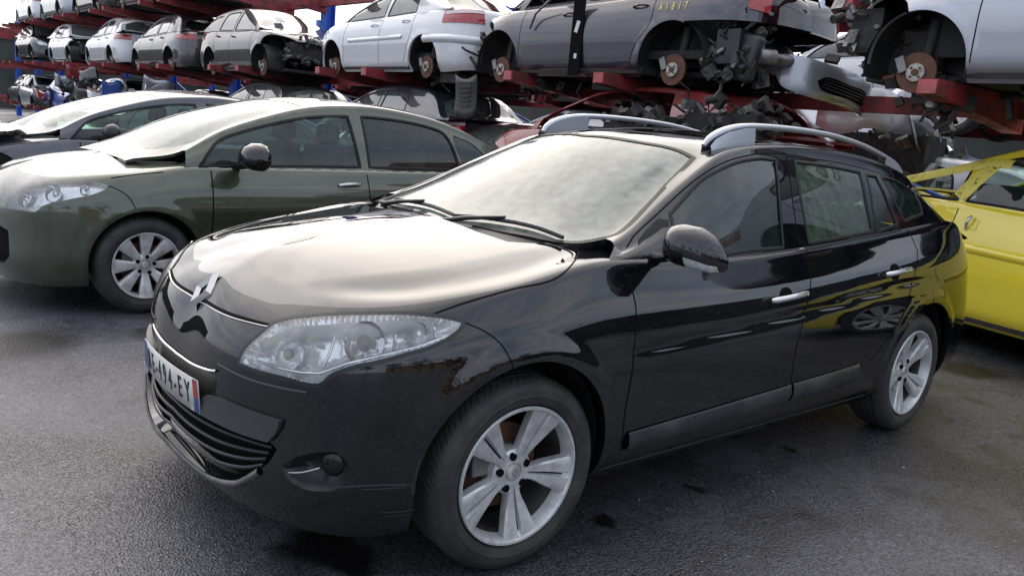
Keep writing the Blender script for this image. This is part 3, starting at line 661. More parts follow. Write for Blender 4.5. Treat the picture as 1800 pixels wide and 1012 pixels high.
bump=[(0,-.01),(1.03,-.01)]+[tuple(p) for p in AF if p[0]<1.27 and p[1]>=0][:22]+PL['bumpcut'][::-1]+PL['hl'][9:]+PL['hl'][:3]+PL['shut'][::-1][:-1]+[(0,.662)]
bc=PL['bcut']; bcl=bc[::-1]
fdo=[(1.9846,.86)]+PL['fdoor'][1:]+PL['doorbot'][1:3]+bcl[1:]
fdo=[(1.96,.86)]+PL['fdoor'][1:]+[PL['doorbot'][1]]+bcl+[(2.97,.90)]
rdo=bc[:1]+bc[1:]+PL['doorbot'][3:]+[(3.45,.17)]+PL['rdoor'][::-1]+[(4.09,.96),(2.96,.96)]
cab=[(1.50,VM),(1.50,1.24),(1.525,1.10),(1.60,1.045),(1.69,1.02),(1.76,1.05),(1.85,1.07),(1.97,1.06),(2.08,.98),(2.15,.90),(2.18,.816),(5.22,.816),(5.22,VM)]
lowg=[(0,.30),(.16,.3027)]+PL['lowgrille'][1:10]+[(0,.158)]
mold=PL['molding']; fog=PL['fog']
CL=Cut(LS,(0,UM,0,VM),.019,[('arch',AF),('arch2',AR),('hl',hl),('lowgrille',smoothpoly(lowg,.02)),('fog',smoothpoly(fog,.012)),('molding',smoothpoly(mold,.02)),('cabin',cab),('hood',smoothpoly(hood,.02)),('fdoor',smoothpoly(fdo,.02)),('rdoor',smoothpoly(rdo,.02)),('bumper',smoothpoly(bump,.02))])
def umir(f,*a,**k):
    return [f(*a,**k),f(*a,mirror=True,**k)]
# greenhouse
wsn=PU['ws_near']
wsc=[(.225,1.01),(.235,.86),(.255,.70)]
ws=wsc+wsn+[(.99,1.01)]
low_ws=[(.19,.80)]
drop=[(.10,-.05),(.36,-.05),(.37,.20),(wsn[1][0]-.03,.40),tuple(wsn[1]),tuple(wsn[0])]+wsc[::-1]+[(.225,1.05),(.10,1.05)]
fup=[(.455,-.02)]+PU['apillar']+PU['bcutup'][::-1][1:]+[(1.52,-.02)]
rup=[(1.52,-.02)]+PU['bcutup'][:-1]+PU['rtop']+[(2.46,-.02)]
CU=Cut(US,(.15,3.5,0,US.kv0[-1]),.024,[('drop',drop),('fglass',smoothpoly(PU['fglass'],.02)),('rglass',smoothpoly(PU['rglass'],.02)),('qlight',smoothpoly(PU['qlight'],.02)),('rquarter',smoothpoly(PU['rquarter'],.02)),('windscreen',smoothpoly(ws,.02)),('rearglass',[(3.12,1.02),(3.12,.60),(3.2,.55),(3.42,.55),(3.46,.62),(3.46,1.02)]),('fdoor_up',smoothpoly(fup,.02)),('rdoor_up',smoothpoly(rup,.02))])
def part(name,ps,m,parent=car,**k):
    V,F,N=join(ps); return obj(name,V,F,m,parent,N=N,**k)
both=lambda C,n,**k:[C.region(n,**k),C.region(n,mirror=True,**k)]
part('body_shell',both(CL,'body',lip=.03)+both(CU,'body',lip=.02),'black_paint')
hoodo=part('hood',both(CL,'hood',lip=.03),'black_paint')
bumper=part('front_bumper',both(CL,'bumper',lip=.035),'black_paint')
for m_ in (False,True): part('grille_moulding',[CL.region('molding',off=.016,lip=.03,mirror=m_)],'grey_plastic',bumper)
# doors: near side and far side, each with its window
for mir in (False,True):
    fd=part('front_door',[CL.region('fdoor',lip=.02,mirror=mir),CU.region('fdoor_up',lip=.02,mirror=mir)],'black_paint')
    rd=part('rear_door',[CL.region('rdoor',lip=.02,mirror=mir),CU.region('rdoor_up',lip=.02,mirror=mir)],'black_paint')
    part('window_pane',[CU.region('fglass',off=-.004,mirror=mir)],'side_glass',fd)
    part('window_pane',[CU.region('rglass',off=-.004,mirror=mir)],'rear_glass',rd)
    part('quarter_pane',[CU.region('qlight',off=-.004,mirror=mir)],'side_glass',rd)
    part('rear_quarter_window',[CU.region('rquarter',off=-.004,mirror=mir)],'side_glass')
    for nm,pa in (('fglass',fd),('rglass',rd),('qlight',rd),('rquarter',car)):
        part('window_seal',[ribbon(US,PU[nm],.016,off=.0012,bulge=.002,closed=True,mirror=mir)],'trim_black',pa)
    # belt strip, door handles, sill moulding
    part('belt_strip',[ribbon(US,[(.70,.006),(1.52,.006)],.015,off=.002,bulge=.003,mirror=mir,n=4)],'trim_black',fd)
    part('belt_strip',[ribbon(US,[(1.56,.006),(2.44,.010)],.015,off=.002,bulge=.003,mirror=mir,n=4)],'trim_black',rd)
    sl_=PL['sill']; db=PL['doorbot']
    part('sill_moulding',[ribbon(LS,[(1.835,.152),(2.05,.160),(2.29,.168),(2.845,.190)],.078,off=.004,bulge=.012,mirror=mir,n=8)],'sill_grey',fd)
    part('sill_moulding',[ribbon(LS,[(2.86,.190),(3.17,.200),(3.42,.212)],.084,off=.004,bulge=.012,mirror=mir,n=8)],'sill_grey',rd)
    for (a,b),pa in ((PL['handlef'],fd),(PL['handler'],rd)):
        A,B=LS.P(*a)[0],LS.P(*b)[0]; n=LS.N((a[0]+b[0])/2,(a[1]+b[1])/2)[0]; M_=(A+B)/2
        t=np.linspace(0,1,15); pts=[A+(B-A)*x+n*(.012+.026*math.sin(math.pi*min(1,max(0,x))) **.6) for x in t]
        s_=-1 if mir else 1
        f3=lambda p:(p[0],p[1]*s_,p[2])
        h=MB(); h.tube([f3(p) for p in pts],[.009]+[.0125]*6+[.013]*2+[.0125]*5+[.010],n=12,flat=1.0,up=tuple((n*[1,s_,1]).tolist()))
        bowl=MB(); C0=M_+n*.001; tx_=(B-A)/np.linalg.norm(B-A); up_=np.cross(n,tx_)
        G=[]
        for k,(rr,dd) in enumerate([(1,.0008),(.8,-.0),(.5,.0004),(.05,.0006)]):
            G.append([f3(C0+tx_*.046*rr*math.cos(q)+up_*.040*rr*math.sin(q)+n*dd) for q in np.linspace(0,2*math.pi,29)])
        bowl.grid(G)
        ho=h.build('door_handle','handle_silver',pa); bowl.build('handle_recess','gap_black',pa)
        k_=MB(); p=pts[-2]; k_.cyl(f3(p-n*.02),f3(p+n*.012),.0105,n=16); k_.build('key_cylinder','handle_silver',ho)
part('windscreen',both(CU,'windscreen',off=-.003),'windscreen_glass')
part('tailgate_glass',both(CU,'rearglass',off=-.003),'side_glass')
# screen surround band (dark printed edge) just inside the glass
part('windscreen_band',umir(ribbon,US,[(.240,.86),(.26,.70),tuple(wsn[0]),tuple(wsn[1]),(.52,.474),(.7575,.487),(1.019,.513),(1.096,.525),(1.098,.575),(1.088,.62),(1.04,.746),(1.007,.893),(.985,1.01)],.022,off=.0005),'trim_black')
# panel gaps
gl=[]
def gap(sh,l,w=.0055,**k):
    for m_ in (False,True): gl.append(ribbon(sh,l,w,off=.0007,mirror=m_,n=1,**k))
gap(LS,PL['fdoor'][1:]); gap(LS,bc); gap(LS,PL['rdoor'][1:]); gap(LS,PL['bumpcut'],.004); gap(LS,PL['hoodcut'],.006)
gap(LS,shut,.010); gap(LS,PL['hl'],.006,closed=True); gap(LS,PL['doorbot'],.006)
gap(US,PU['apillar'],.006); gap(US,PU['bcutup'],.006); gap(US,PU['rtop'][:-1],.005)
gap(US,[(2.5497,.3499),(2.51,.2),(2.4607,.0422)],.006)
part('panel_gap',gl,'gap_black')
# bright strips on the nose
part('nose_strip',umir(ribbon,LS,[(.02,.655),(.15,.668),(.2966,.683),(.4138,.698),(.500,.707)],.006,off=.0015,bulge=.003,n=4),'satin_chrome',hoodo)
for m_ in (False,True): part('bumper_strip',[ribbon(LS,PL['strip2'],.008,off=.001,bulge=.002,n=4,mirror=m_)],'grey_plastic',bumper)
part('chrome_strip',umir(ribbon,LS,[(0,.458),(.0285,.4596),(.14,.463),(.2628,.4772),(.30,.487)],.009,off=.004,bulge=.004,n=5),'chrome',bumper)
part('grille_lip',umir(ribbon,LS,[(0,.143),(.1403,.120),(.2896,.114),(.4203,.140),(.4741,.170),(.52,.205)],.024,off=.004,bulge=.009,n=6),'satin_lip',bumper)
# lower grille: dark box with slats
gr=part('lower_grille',both(CL,'lowgrille',off=-.055),'gap_black',bumper)
tp=np.array([(0,.30),(.16,.303),(.30,.306),(.44,.307),(.55,.300)]); bt=np.array([(0,.158),(.14,.130),(.29,.124),(.42,.152),(.50,.195)])
for k in range(1,5):
    l=tp+(bt-tp)*k/5
    part('grille_slat',umir(ribbon,LS,[tuple(p) for p in l],.012,off=-.024,bulge=.005,n=4),'satin_black',gr)
# number plate
def text(name,body,size,m,parent,mx_,sx=1.0):
    cu_=bpy.data.curves.new(name,'FONT'); cu_.body=body; cu_.size=size; cu_.extrude=.0006; cu_.align_x='CENTER'; cu_.align_y='CENTER'; cu_.offset=size*.012; cu_.materials.append(MT[m])
    o=bpy.data.objects.new(name,cu_); COL.link(o); dg=bpy.context.evaluated_depsgraph_get(); me=bpy.data.meshes.new_from_object(o.evaluated_get(dg)); bpy.data.objects.remove(o)
    o=bpy.data.objects.new(name,me); COL.link(o); o.parent=parent; o.matrix_local=mx_@Matrix.Diagonal((sx,1,1,1)); return o
pc=Vector((-.802,0,.497)); 
# plate frame: local x = car's -y ... text must read from the front: right-hand side of the viewer is y negative
X_=Vector((0,-1,0)); Z_=Vector((-1,0,-.10)).normalized(); Y_=Z_.cross(X_)
MX=Matrix(((X_.x,Y_.x,Z_.x,pc.x),(X_.y,Y_.y,Z_.y,pc.y),(X_.z,Y_.z,Z_.z,pc.z),(0,0,0,1)))
pe=MB(); 
def plate_mesh(w,h,z,x0=0,m=0,bend=.06):
    G=[]
    for x in np.linspace(x0-w/2,x0+w/2,13):
        zz=z-bend*(x*x)/(.26**2)*.26
        G.append([tuple(MX@Vector((x,y,zz))) for y in (-h/2,0,h/2)])
    return G
pm=MB(); pm.grid(plate_mesh(.52,.110,0)); plate=pm.build('licence_plate','plate_white',bumper)
md=plate.modifiers.new('s','SOLIDIFY'); md.thickness=.003; md.offset=0
q=MB(); q.grid(plate_mesh(.042,.108,.0022,-.238)); q.build('country_band','plate_blue',plate)
q=MB(); q.grid(plate_mesh(.030,.108,.0022,.243)); q.build('region_band','plate_blue',plate)
q=MB(); G=plate_mesh(.030,.058,.0032,.243); q.grid([[tuple(Vector(p)+Y_*.024) for p in r_] for r_ in G]); q.build('region_badge','plate_red',plate)
for i,ch in enumerate('BE-494-EY'):
    xx=[-.192,-.141,-.100,-.058,-.006,.046,.088,.130,.186][i]; zz=.0026-.06*(xx*xx)/(.26**2)*.26
    an=math.atan(.06*2*xx/(.26**2)*.26)
    text('plate_character',ch,.098,'plate_black',plate,MX@Matrix.Translation((xx,-.002,zz))@Matrix.Rotation(an,4,'Y'),.62)
text('plate_character','F',.028,'paper',plate,MX@Matrix.Translation((-.238,-.032,.0005))@Matrix.Rotation(-.1,4,'Y'),.9)
text('plate_character','33',.022,'paper',plate,MX@Matrix.Translation((.243,-.034,.0008))@Matrix.Rotation(.1,4,'Y'),.8)
# diamond badge
lx=[.735,.795,.85]; c0=LS.P(0,.693)[0]; n0=LS.N(0,.69)[0]; up=LS.P(0,.76)[0]-LS.P(0,.62)[0]; up/=np.linalg.norm(up); n0=np.cross((0,-1,0),up); n0=-n0 if n0[0]>0 else n0
H_,W_=.076,.056; V=[];F=[]
def rp(a,b,c): return tuple(c0+np.array((0,-1,0))*a+up*b+n0*c)
k_=.40
out_=[(0,H_),(W_,0),(0,-H_),(-W_,0)]
mid_=[(a*.70,b*.72) for a,b in out_]; in_=[(a*k_,b*k_) for a,b in out_]
V=[rp(a,b,.000) for a,b in out_]+[rp(a,b,.015) for a,b in mid_]+[rp(a,b,.004) for a,b in in_]
F=[(i,(i+1)%4,4+(i+1)%4,4+i) for i in range(4)]+[(4+i,4+(i+1)%4,8+(i+1)%4,8+i) for i in range(4)]
obj('diamond_badge',V,F,'satin_chrome',hoodo,smooth=False)
# headlights
for mir in (False,True):
    s_=-1 if mir else 1
    f3=lambda p:(p[0],p[1]*s_,p[2])
    V,F,N=CL.region('hl',off=.0015,mirror=mir); hlo=obj('headlight',V,F,'lamp_glass',car,N=N)
    part('lamp_seal',[ribbon(LS,PL['hl'],.012,off=.0022,closed=True,mirror=mir,n=2)],'satin_black',hlo)
    V,F,N=CL.region('hl',off=0,mirror=mir)
    # housing follows the lens, deeper in the middle
    poly=np.array(hl); k=np.isin(CL.lab,['hl']); used=np.unique(CL.T[k]); uvp=CL.uv[used]
    dist=np.array([np.min(np.linalg.norm(poly-q_,axis=1)) for q_ in uvp]); dep=.004+.06*np.clip(dist/.06,0,1)
    obj('lamp_housing',V-N*dep[:,None],F,'reflector' ,hlo,smooth=True)
    for nm,(u_,v_),r_,d_ in (('main_lamp',(.825,.690),.062,.014),('inner_lamp',(.585,.635),.050,.016),('indicator_lamp',(.975,.700),.034,.010)):
        P_=LS.P(u_,v_)[0]; n_=LS.N(u_,v_)[0]; n_=n_*.55+np.array([-.75,-.25,.15]); n_/=np.linalg.norm(n_)
        a_=np.cross(n_,(0,0,1)); a_/=np.linalg.norm(a_); b_=np.cross(a_,n_); C_=P_-LS.N(u_,v_)[0]*d_
        b=MB(); G=[]
        for rr,dd in ((1.0,.002),(.98,-.004),(.9,-.012),(.72,-.028),(.5,-.040),(.42,-.036),(.40,-.016),(.30,-.006),(.02,-.001)):
            G.append([f3(C_+(a_*math.cos(q_)+b_*math.sin(q_))*r_*rr+n_*dd) for q_ in np.linspace(0,2*math.pi,33)])
        b.grid(G); b.build(nm,'reflector' if nm!='main_lamp' else 'chrome',hlo)
    for (u_,v_),r_ in (((.825,.690),.024),((.585,.635),.018)):
        P_=LS.P(u_,v_)[0]; n_=LS.N(u_,v_)[0]; n2=n_*.55+np.array([-.75,-.25,.15]); n2/=np.linalg.norm(n2); C_=P_-n_*.018
        a_=np.cross(n2,(0,0,1)); a_/=np.linalg.norm(a_); b_=np.cross(a_,n2)
        b=MB(); b.grid([[f3(C_+(a_*math.cos(q_)+b_*math.sin(q_))*r_*math.cos(e_)+n2*r_*.7*math.sin(e_)) for q_ in np.linspace(0,2*math.pi,25)] for e_ in np.linspace(0,1.5,8)]); b.build('bulb_lens','gloss_black',hlo)
    for u0_,v0_,u1_,v1_ in ((.705,.600,.735,.745),(.905,.640,.925,.760),(1.03,.67,1.04,.735)):
        b=MB(); pa_=[]
        for t in np.linspace(0,1,8):
            q_=LS.P(u0_+(u1_-u0_)*t,v0_+(v1_-v0_)*t)[0]-LS.N(u0_,v0_)[0]*(.016+.018*math.sin(math.pi*t)); pa_.append(f3(q_))
        b.tube(pa_,.0045,n=8); b.build('lamp_divider','chrome',hlo)
    b=MB(); pa_=[f3(LS.P(u_,v_)[0]-LS.N(u_,v_)[0]*.014) for u_,v_ in ((.47,.575),(.55,.572),(.64,.572),(.70,.578),(.78,.618),(.88,.640),(.98,.652),(1.05,.668))]; b.tube(pa_,.005,n=8); b.build('side_light_bar','chrome',hlo)
    b=MB(); G=[]
    for t in np.linspace(0,1,20):
        u_=.47+t*.55; v_=np.interp(u_,[.47,.6,.77,.92,1.02],[.655,.735,.76,.758,.735]); P_=LS.P(u_,v_)[0]; n_=LS.N(u_,v_)[0]
        P2=LS.P(u_,v_-.035)[0]
        G.append([f3(P_-n_*.008),f3(P_*.4+P2*.6-n_*.014),f3(P2-n_*.028)])
    b.grid(G); b.build('lamp_bezel','lamp_grey',hlo)
# fog lamp pocket
for mir in (False,True):
    s_=-1 if mir else 1
    V,F,N=CL.region('fog',mirror=mir)
    poly=smoothpoly(fog,.012); k=np.isin(CL.lab,['fog']); used=np.unique(CL.T[k]); uvp=CL.uv[used]
    dist=np.array([np.min(np.linalg.norm(poly-q_,axis=1)) for q_ in uvp]); dep=.05*np.clip(dist/.035,0,1)**.8
    fo=obj('fog_lamp_pocket',V-N*dep[:,None],F,'satin_black',bumper)
    P_=LS.P(.745,.245)[0]-LS.N(.745,.245)[0]*.042; n_=np.array([-.8,-.6,0]); a_=np.cross(n_,(0,0,1)); b_=np.array([0,0,1.])
    b=MB(); f3=lambda p:(p[0],p[1]*s_,p[2])
    b.grid([[f3(P_+(a_*math.cos(q_)+b_*math.sin(q_))*.034*rr+n_*dd) for q_ in np.linspace(0,2*math.pi,25)] for rr,dd in ((1,-.01),(1,.006),(.9,.008),(.5,.012),(.02,.013))])
    b.build('fog_lamp','gloss_black',fo)
    part('pocket_trim',[ribbon(LS,[(.60,.215),(.66,.224),(.715,.243)],.008,off=-.012,bulge=.004,mirror=mir,n=4)],'satin_chrome',fo)
# scrape on the bumper corner, parking sensor, front tow cover
sc_=[]
for l,w_,o_ in (([(.765,.190),(.82,.1935),(.90,.191),(.985,.186)],.006,.0008),([(.84,.183),(.90,.180),(.96,.181)],.0035,.0008),([(.90,.112),(.99,.110)],.004,.0008),([(.91,.100),(.985,.098)],.003,.0008)):
    sc_.append(ribbon(LS,l,w_,off=o_,n=2))
part('scrape_mark',sc_,'grey_plastic',bumper)
part('parking_sensor',[ribbon(LS,[(.60+.011*math.cos(a_),.10+.011*math.sin(a_)) for a_ in np.linspace(0,2*math.pi,16,endpoint=False)],.0025,off=.001,closed=True,step=.004)],'grey_plastic',bumper)
# door mirror (the far one is missing)
for s_ in (1,):
    S=np.array([1,s_,1])
    mir=bpy.data.objects.new('door_mirror',None); COL.link(mir); mir.parent=car
    # outline stations across y from inner to outer, each a rounded section in x-z
    st=[(-.845,.62,1.035,.030,.038),(-.865,.61,1.037,.062,.062),(-.89,.605,1.040,.080,.074),(-.93,.60,1.040,.090,.079),(-.98,.605,1.036,.090,.076),(-1.02,.615,1.026,.080,.066),(-1.045,.628,1.012,.062,.050),(-1.058,.640,1.004,.040,.034),(-1.064,.648,1.0,.018,.016),(-1.066,.65,1.0,.002,.002)]
    G=[]
    for y,x,z,dx,dz in st:
        row=[]
        for q_ in np.linspace(0,2*math.pi,33):
            c,sn=math.cos(q_),math.sin(q_); ex=.75
            px=math.copysign(abs(c)**ex,c)*dx; pz=math.copysign(abs(sn)**.8,sn)*dz
            if px>0: px*=.45
            if pz<0: pz*=.82
            row.append(np.array((x+px,y,z+pz))*S)
        G.append(row)
    b=MB(); b.grid(G); b.add([tuple(p) for p in G[-1][:-1]],[tuple(range(32))]); b.add([tuple(p) for p in G[0][:-1]],[tuple(range(32))]); b.build('mirror_shell','black_paint',mir)
    b=MB(); g0=[]
    for y,x,z,dx,dz in st[2:6]: g0.append([tuple(np.array((x+dx*.45+.002,y,z+t*dz*.86))*S) for t in (-.62,-.2,.3,.85)])
    b.grid(g0); b.build('mirror_glass','chrome',mir)
    b=MB(); G=[]
    for y,x,z,dx,dz in st[4:8]:
        G.append([tuple(np.array((x-dx*1.03*math.cos(a_)**.75,y-.002,z-dz*.84*math.sin(a_)**.8))*S) for a_ in (.22,.5,.8,1.05)])
    b.grid(G); b.build('indicator_lens','lens_white',mir)
    b=MB(); b.tube([tuple(np.array(p)*S) for p in ((.60,-.79,.985),(.595,-.83,.985),(.60,-.875,1.0))],[.034,.030,.034],n=12,flat=.55); b.build('mirror_arm','trim_black',mir)
    # triangle sail at the window corner
    q_=[(.485,.03),(.56,.36),(.62,.383),(.700,.384),(.745,.33),(.69,.012),(.52,.012)]
    P_=US.P([a for a,_ in q_],[b for _,b in q_])+US.N([a for a,_ in q_],[b for _,b in q_])*.004
    n_=len(q_); V=[tuple(p*S) for p in P_]
    obj('mirror_sail',V,[tuple(range(n_))],'trim_black',mir,smooth=False)
# roof rails
for s_ in (1,-1):
    S=np.array([1,s_,1]); b=MB()
    pts=[(1.185,-.50,1.383),(1.22,-.505,1.418),(1.30,-.508,1.452),(1.42,-.508,1.477),(1.60,-.508,1.490),(1.90,-.508,1.495),(2.2,-.508,1.487),(2.5,-.508,1.458),(2.75,-.510,1.412),(2.88,-.512,1.378),(2.95,-.512,1.345)]
    P_=crspline(pts,40); ri=[.012+.010*math.sin(math.pi*min(1,i/8)/2) if i<8 else (.022-.003*min(1,(i-8)/6) if i<34 else .019-.006*(i-34)/5) for i in range(40)]
    b.tube([tuple(p*S) for p in P_],ri,n=14,flat=.72)
    # feet: the front one runs back under the bar, the rear one forward
    G=[]
    for t in np.linspace(0,1,12):
        x=1.19+.30*t; zt=np.interp(x,[p[0] for p in pts],[p[2] for p in pts]); zb=US.P(x,.50)[0][2]-.012; G.append([tuple(np.array(q_)*S) for q_ in ((x,-.532,zt-.004),(x,-.538,(zt+zb)/2),(x,-.540,zb),(x,-.49,zb),(x,-.485,zt))])
    b.grid(G); b.add([G[-1][k] for k in range(5)],[(0,1,2,3,4)])
    G=[]
    for t in np.linspace(0,1,8):
        x=2.72+.22*t; zt=np.interp(x,[p[0] for p in pts],[p[2] for p in pts]); zb=US.P(x,.50)[0][2]-.012; G.append([tuple(np.array(q_)*S) for q_ in ((x,-.530,zt),(x,-.535,zb),(x,-.49,zb),(x,-.488,zt))])
    b.grid(G)
    b.build('roof_rail','rail_silver',car)
    part('roof_ditch_strip',[ribbon(US,[(1.14,.515),(1.5,.497),(2.2,.490),(2.8,.492),(3.0,.50)],.020,off=.001,mirror=(s_<0),n=2)],'trim_black')
# cowl panel with wipers
a=[(0,VM)]; hr=[(1.49,VM)]+[tuple(q_) for q_ in PL['hoodrear'][::-1]]
A_=LS.P([p[0] for p in hr],[p[1] for p in hr]); wsb=wsc+[tuple(wsn[0]),((wsn[0][0]+wsn[1][0])/2,(wsn[0][1]+wsn[1][1])/2),tuple(wsn[1])]
B_=US.P([p[0] for p in wsb],[p[1] for p in wsb])
A_=crspline(A_,24); B_=crspline(B_,24)
G=[]
for p,q_ in zip(A_,B_):
    G.append([tuple(p+(0,0,-.012)),tuple(p+(0.005,0,-.03)),tuple(p*.6+q_*.4+(0,0,-.030)),tuple(p*.2+q_*.8+(0,0,-.012)),tuple(q_+(0,0,-.004)),tuple(q_+(.03,0,.003))])
b=MB(); b.grid(G); b.grid([[(x,-y,z) for x,y,z in r_] for r_ in G]); b.build('cowl_panel','satin_black',car)
ua=[(1.782,.985),(1.80,.975),(1.85,.94),(1.90,.88),(1.91,.82)]; ub_=[(.395,.53),((wsn[0][0]+2*wsn[1][0])/3,.518),tuple(wsn[1]),(wsn[1][0]-.02,.42),(.375,.25)]
A_=crspline(LS.P([p[0] for p in ua],[p[1] for p in ua])+(0,0,.001),22); B_=crspline(US.P([p[0] for p in ub_],[p[1] for p in ub_])+US.N([p[0] for p in ub_],[p[1] for p in ub_])*.001,22)
for s_ in (1,-1):
    G=[[tuple((a_*(1-t)+b_*t+np.array([-.008,-.004,.004])*math.sin(math.pi*t))*[1,s_,1]) for t in np.linspace(0,1,8)] for a_,b_ in zip(A_,B_)]
    b=MB(); b.grid(G); b.build('scuttle_corner','black_paint',car)
for (y0,ye,dx) in ((-.08,-.60,0),(.42,-.10,.0)):
    b=MB(); pts=[]
    for t in np.linspace(0,1,14):
        y=y0+(ye-y0)*t; vv=US.kv0[-1]-.52*min(1,abs(y)/.72); u_=.235+.10*(abs(y)/.62)**2+.012+.03*math.sin(math.pi*t)
        # find the row whose |y| matches
        V_=np.linspace(.5,1.01,80); Q=US.P(np.full(80,u_),V_); j=np.abs(np.abs(Q[:,1])-abs(y)).argmin(); p=Q[j]; n_=US.N(u_,V_[j])[0]; sgn=1 if y<=0 else -1
        pts.append(((p+n_*.018)*[1,sgn,1]))
    b.tube([tuple(p-(0,0,.008)) for p in pts],[.006]*14,n=6,flat=1.4)
    st_=pts[0]+np.array([-.055,0,-.028])
    b.tube([tuple(st_),tuple(st_*.5+pts[5]*.5+(-.01,0,.004)),tuple(pts[6]+(0,0,.006))],[.010,.009,.006],n=8); b.cyl(tuple(st_-(0,0,.015)),tuple(st_+(0,0,.008)),.014,n=14)
    b.build('wiper','satin_black',car)
# wheels, wheel housings, underside
for x in (0,2.703):
    for s_ in (-1,1):
        make_wheel('wheel',car,(x,s_*.772,.318),'twin',face=s_,steer=(R(-2.7) if x==0 else 0),phase=(R(-82) if x==0 else R(112)))
        b=MB(); ax=-.02 if x==0 else 2.703
        rings=[(.366,.850),(.375,.80),(.375,.60),(.36,.50),(.0,.48)]
        G=[[(ax+r_*math.cos(t),s_*y,.345+r_*math.sin(t)) for t in np.linspace(-.25,math.pi+.02,30)] for r_,y in rings]; b.grid(G); b.build('wheel_housing','liner',car)
b=MB(); b.box((1.4,0,.235),(4.1,1.1,.03)); b.box((1.36,-.70,.27),(1.98,.28,.05)); b.box((1.36,.70,.27),(1.98,.28,.05)); b.box((-.56,0,.27),(.16,.8,.05)); b.build('underside','under_dark',car)
b=MB(); b.box((.2,-.0,.60),(.5,1.2,.5)); b.box((-.45,0,.5),(.3,.9,.35)); b.build('engine_block','interior_dark',car)
# cabin
b=MB(); b.box((2.0,0,.40),(2.6,1.5,.06)); b.box((3.05,0,.62),(.9,1.3,.5)); it=b.build('cabin_floor','interior_dark',car)
b=MB(); G=[]
for y in np.linspace(-.70,.70,9):
    c=1-abs(y)/.7*.06
    G.append([(.42,y,.97*c+.03),(.60,y,1.0*c),(.78,y,.985*c),(.90,y,.93*c),(.93,y,.80),(.88,y,.55)])
b.grid(G); b.build('dashboard','satin_black',car)
b=MB(); t=np.linspace(0,2*math.pi,30); c_w=np.array((1.02,-.37,.90)); 
b.tube([tuple(c_w+np.array((.07*math.sin(q_),.185*math.cos(q_),.17*math.sin(q_)))) for q_ in t],.016,n=8); b.tube([(.85,-.37,.82),tuple(c_w)],[.03,.05],n=10); b.build('steering_wheel','satin_black',car)
def seat(x,y,wd=.5,name='seat'):
    G=[];b=MB()
    prof=[(x-.30,.50),(x-.32,.58),(x-.22,.62),(x+.02,.60),(x+.16,.62),(x+.22,.78),(x+.30,1.02),(x+.35,1.12),(x+.41,1.12),(x+.40,1.0),(x+.32,.70),(x+.24,.50)]
    for k,t in enumerate(np.linspace(-1,1,9)):
        sc=1-.10*abs(t)**3; b_=.035*abs(t)**2
        G.append([(px-(b_ if 4<=j<=6 else 0),y+t*wd/2,.5+(pz-.5)*sc+(b_ if j in(2,3) else 0)) for j,(px,pz) in enumerate(prof)])
    b.grid(G); b.add([G[0][i] for i in range(12)],[tuple(range(12))]); b.add([G[-1][i] for i in range(12)],[tuple(range(12))])
    so=b.build(name,'seat_cloth',car)
    h=MB()
    for yy in ([0] if wd<.7 else [-.42,0,.42]):
        G=[]
        for t in np.linspace(-1,1,7):
            s2=math.sqrt(max(0,1-abs(t)**4*.6)); G.append([(x+.40+.045*math.cos(q_)*s2,y+yy+t*.13,1.225+.075*math.sin(q_)*s2) for q_ in np.linspace(0,2*math.pi,17)])
        h.grid(G); h.add([G[0][i] for i in range(16)],[tuple(range(16))]); h.add([G[-1][i] for i in range(16)],[tuple(range(16))])
        for dy in (-.05,.05): h.cyl((x+.39,y+yy+dy,1.08),(x+.40,y+yy+dy,1.18),.007,n=8)
    h.build('headrest','seat_cloth',so)
seat(1.22,-.37); seat(1.22,.37); seat(2.08,0,1.25)
# rear lamps
for mir in (False,True):
    ta=inv_xz(LS,[(3.33,1.03),(3.47,.98),(3.48,.90),(3.40,.86),(3.36,.92)])
    c_=Cut(LS,(4.8,5.45,.4,.95),.03,[('tl',smoothpoly([(4.93,.795),(5.22,.80),(5.28,.72),(5.26,.62),(5.12,.62),(5.0,.70)],.03))])
    V,F,N=c_.region('tl',off=.008,lip=.01,mirror=mir); obj('tail_light',V,F,'tail_red',car,N=N)

# ------------------------------------------------------------------ other cars
def noise3(X,seed,f):
    r=np.random.default_rng(seed); s=np.zeros(len(X))
    for k in range(7):
        d=r.normal(size=3); d/=np.linalg.norm(d); s+=np.sin((X@d)*f*r.uniform(.6,1.6)+r.uniform(0,6.28))
    return s/2.6
def mk_dent(seed,amp,x0,x1,f=9.):
    """crumple between x0 (undamaged) and x1 (worst)"""
    def dent(X):
        m=sstep(x0,x1,X[:,0])[:,None] if x1>x0 else sstep(-x0,-x1,-X[:,0])[:,None]
        d=np.stack([noise3(X,seed+i,f) for i in range(3)],1)
        return X+d*amp*m*[1,1,.7]
    return dent
def gspec(T,belt,wb=2.6,W=.87,fo=1.0,ro=1.0,H=None,xws=.1,zs=1.0,dent=None,ar=.345,xend=3.4,flare=.008,xs=None):
    xs=np.linspace(xws-.05,xend,15)
    T_=lambda x: smooth(x,T); b_=lambda x: smooth(x,belt)
    side=np.minimum(T_(xs-.16),T_(xs+.14)); bz=b_(xs); h=np.maximum(side-bz,.012)
    cz=bz+h*.87; ez=bz+h*.95; cs=(W-.10)-.47*(cz-bz); es=cs-.05
    Tc=np.maximum(T_(xs),ez+.006)
    mk=lambda a:[(float(x),float(y)) for x,y in zip(xs,a)]
    return dict(wb=wb,W=W,fo=fo,ro=ro,zs=zs,H=H or [(-.45,.905),(-.2,.955),(0,.985),(.3,1.0),(4,1.0)],belt=belt,ar=ar,az=.33,ax=0,flare=flare,waist=None,dent=dent,
        upper=dict(x=list(map(float,xs)),cz=mk(cz),cs=mk(cs),ez=mk(ez),es=mk(es),T=mk(Tc)))
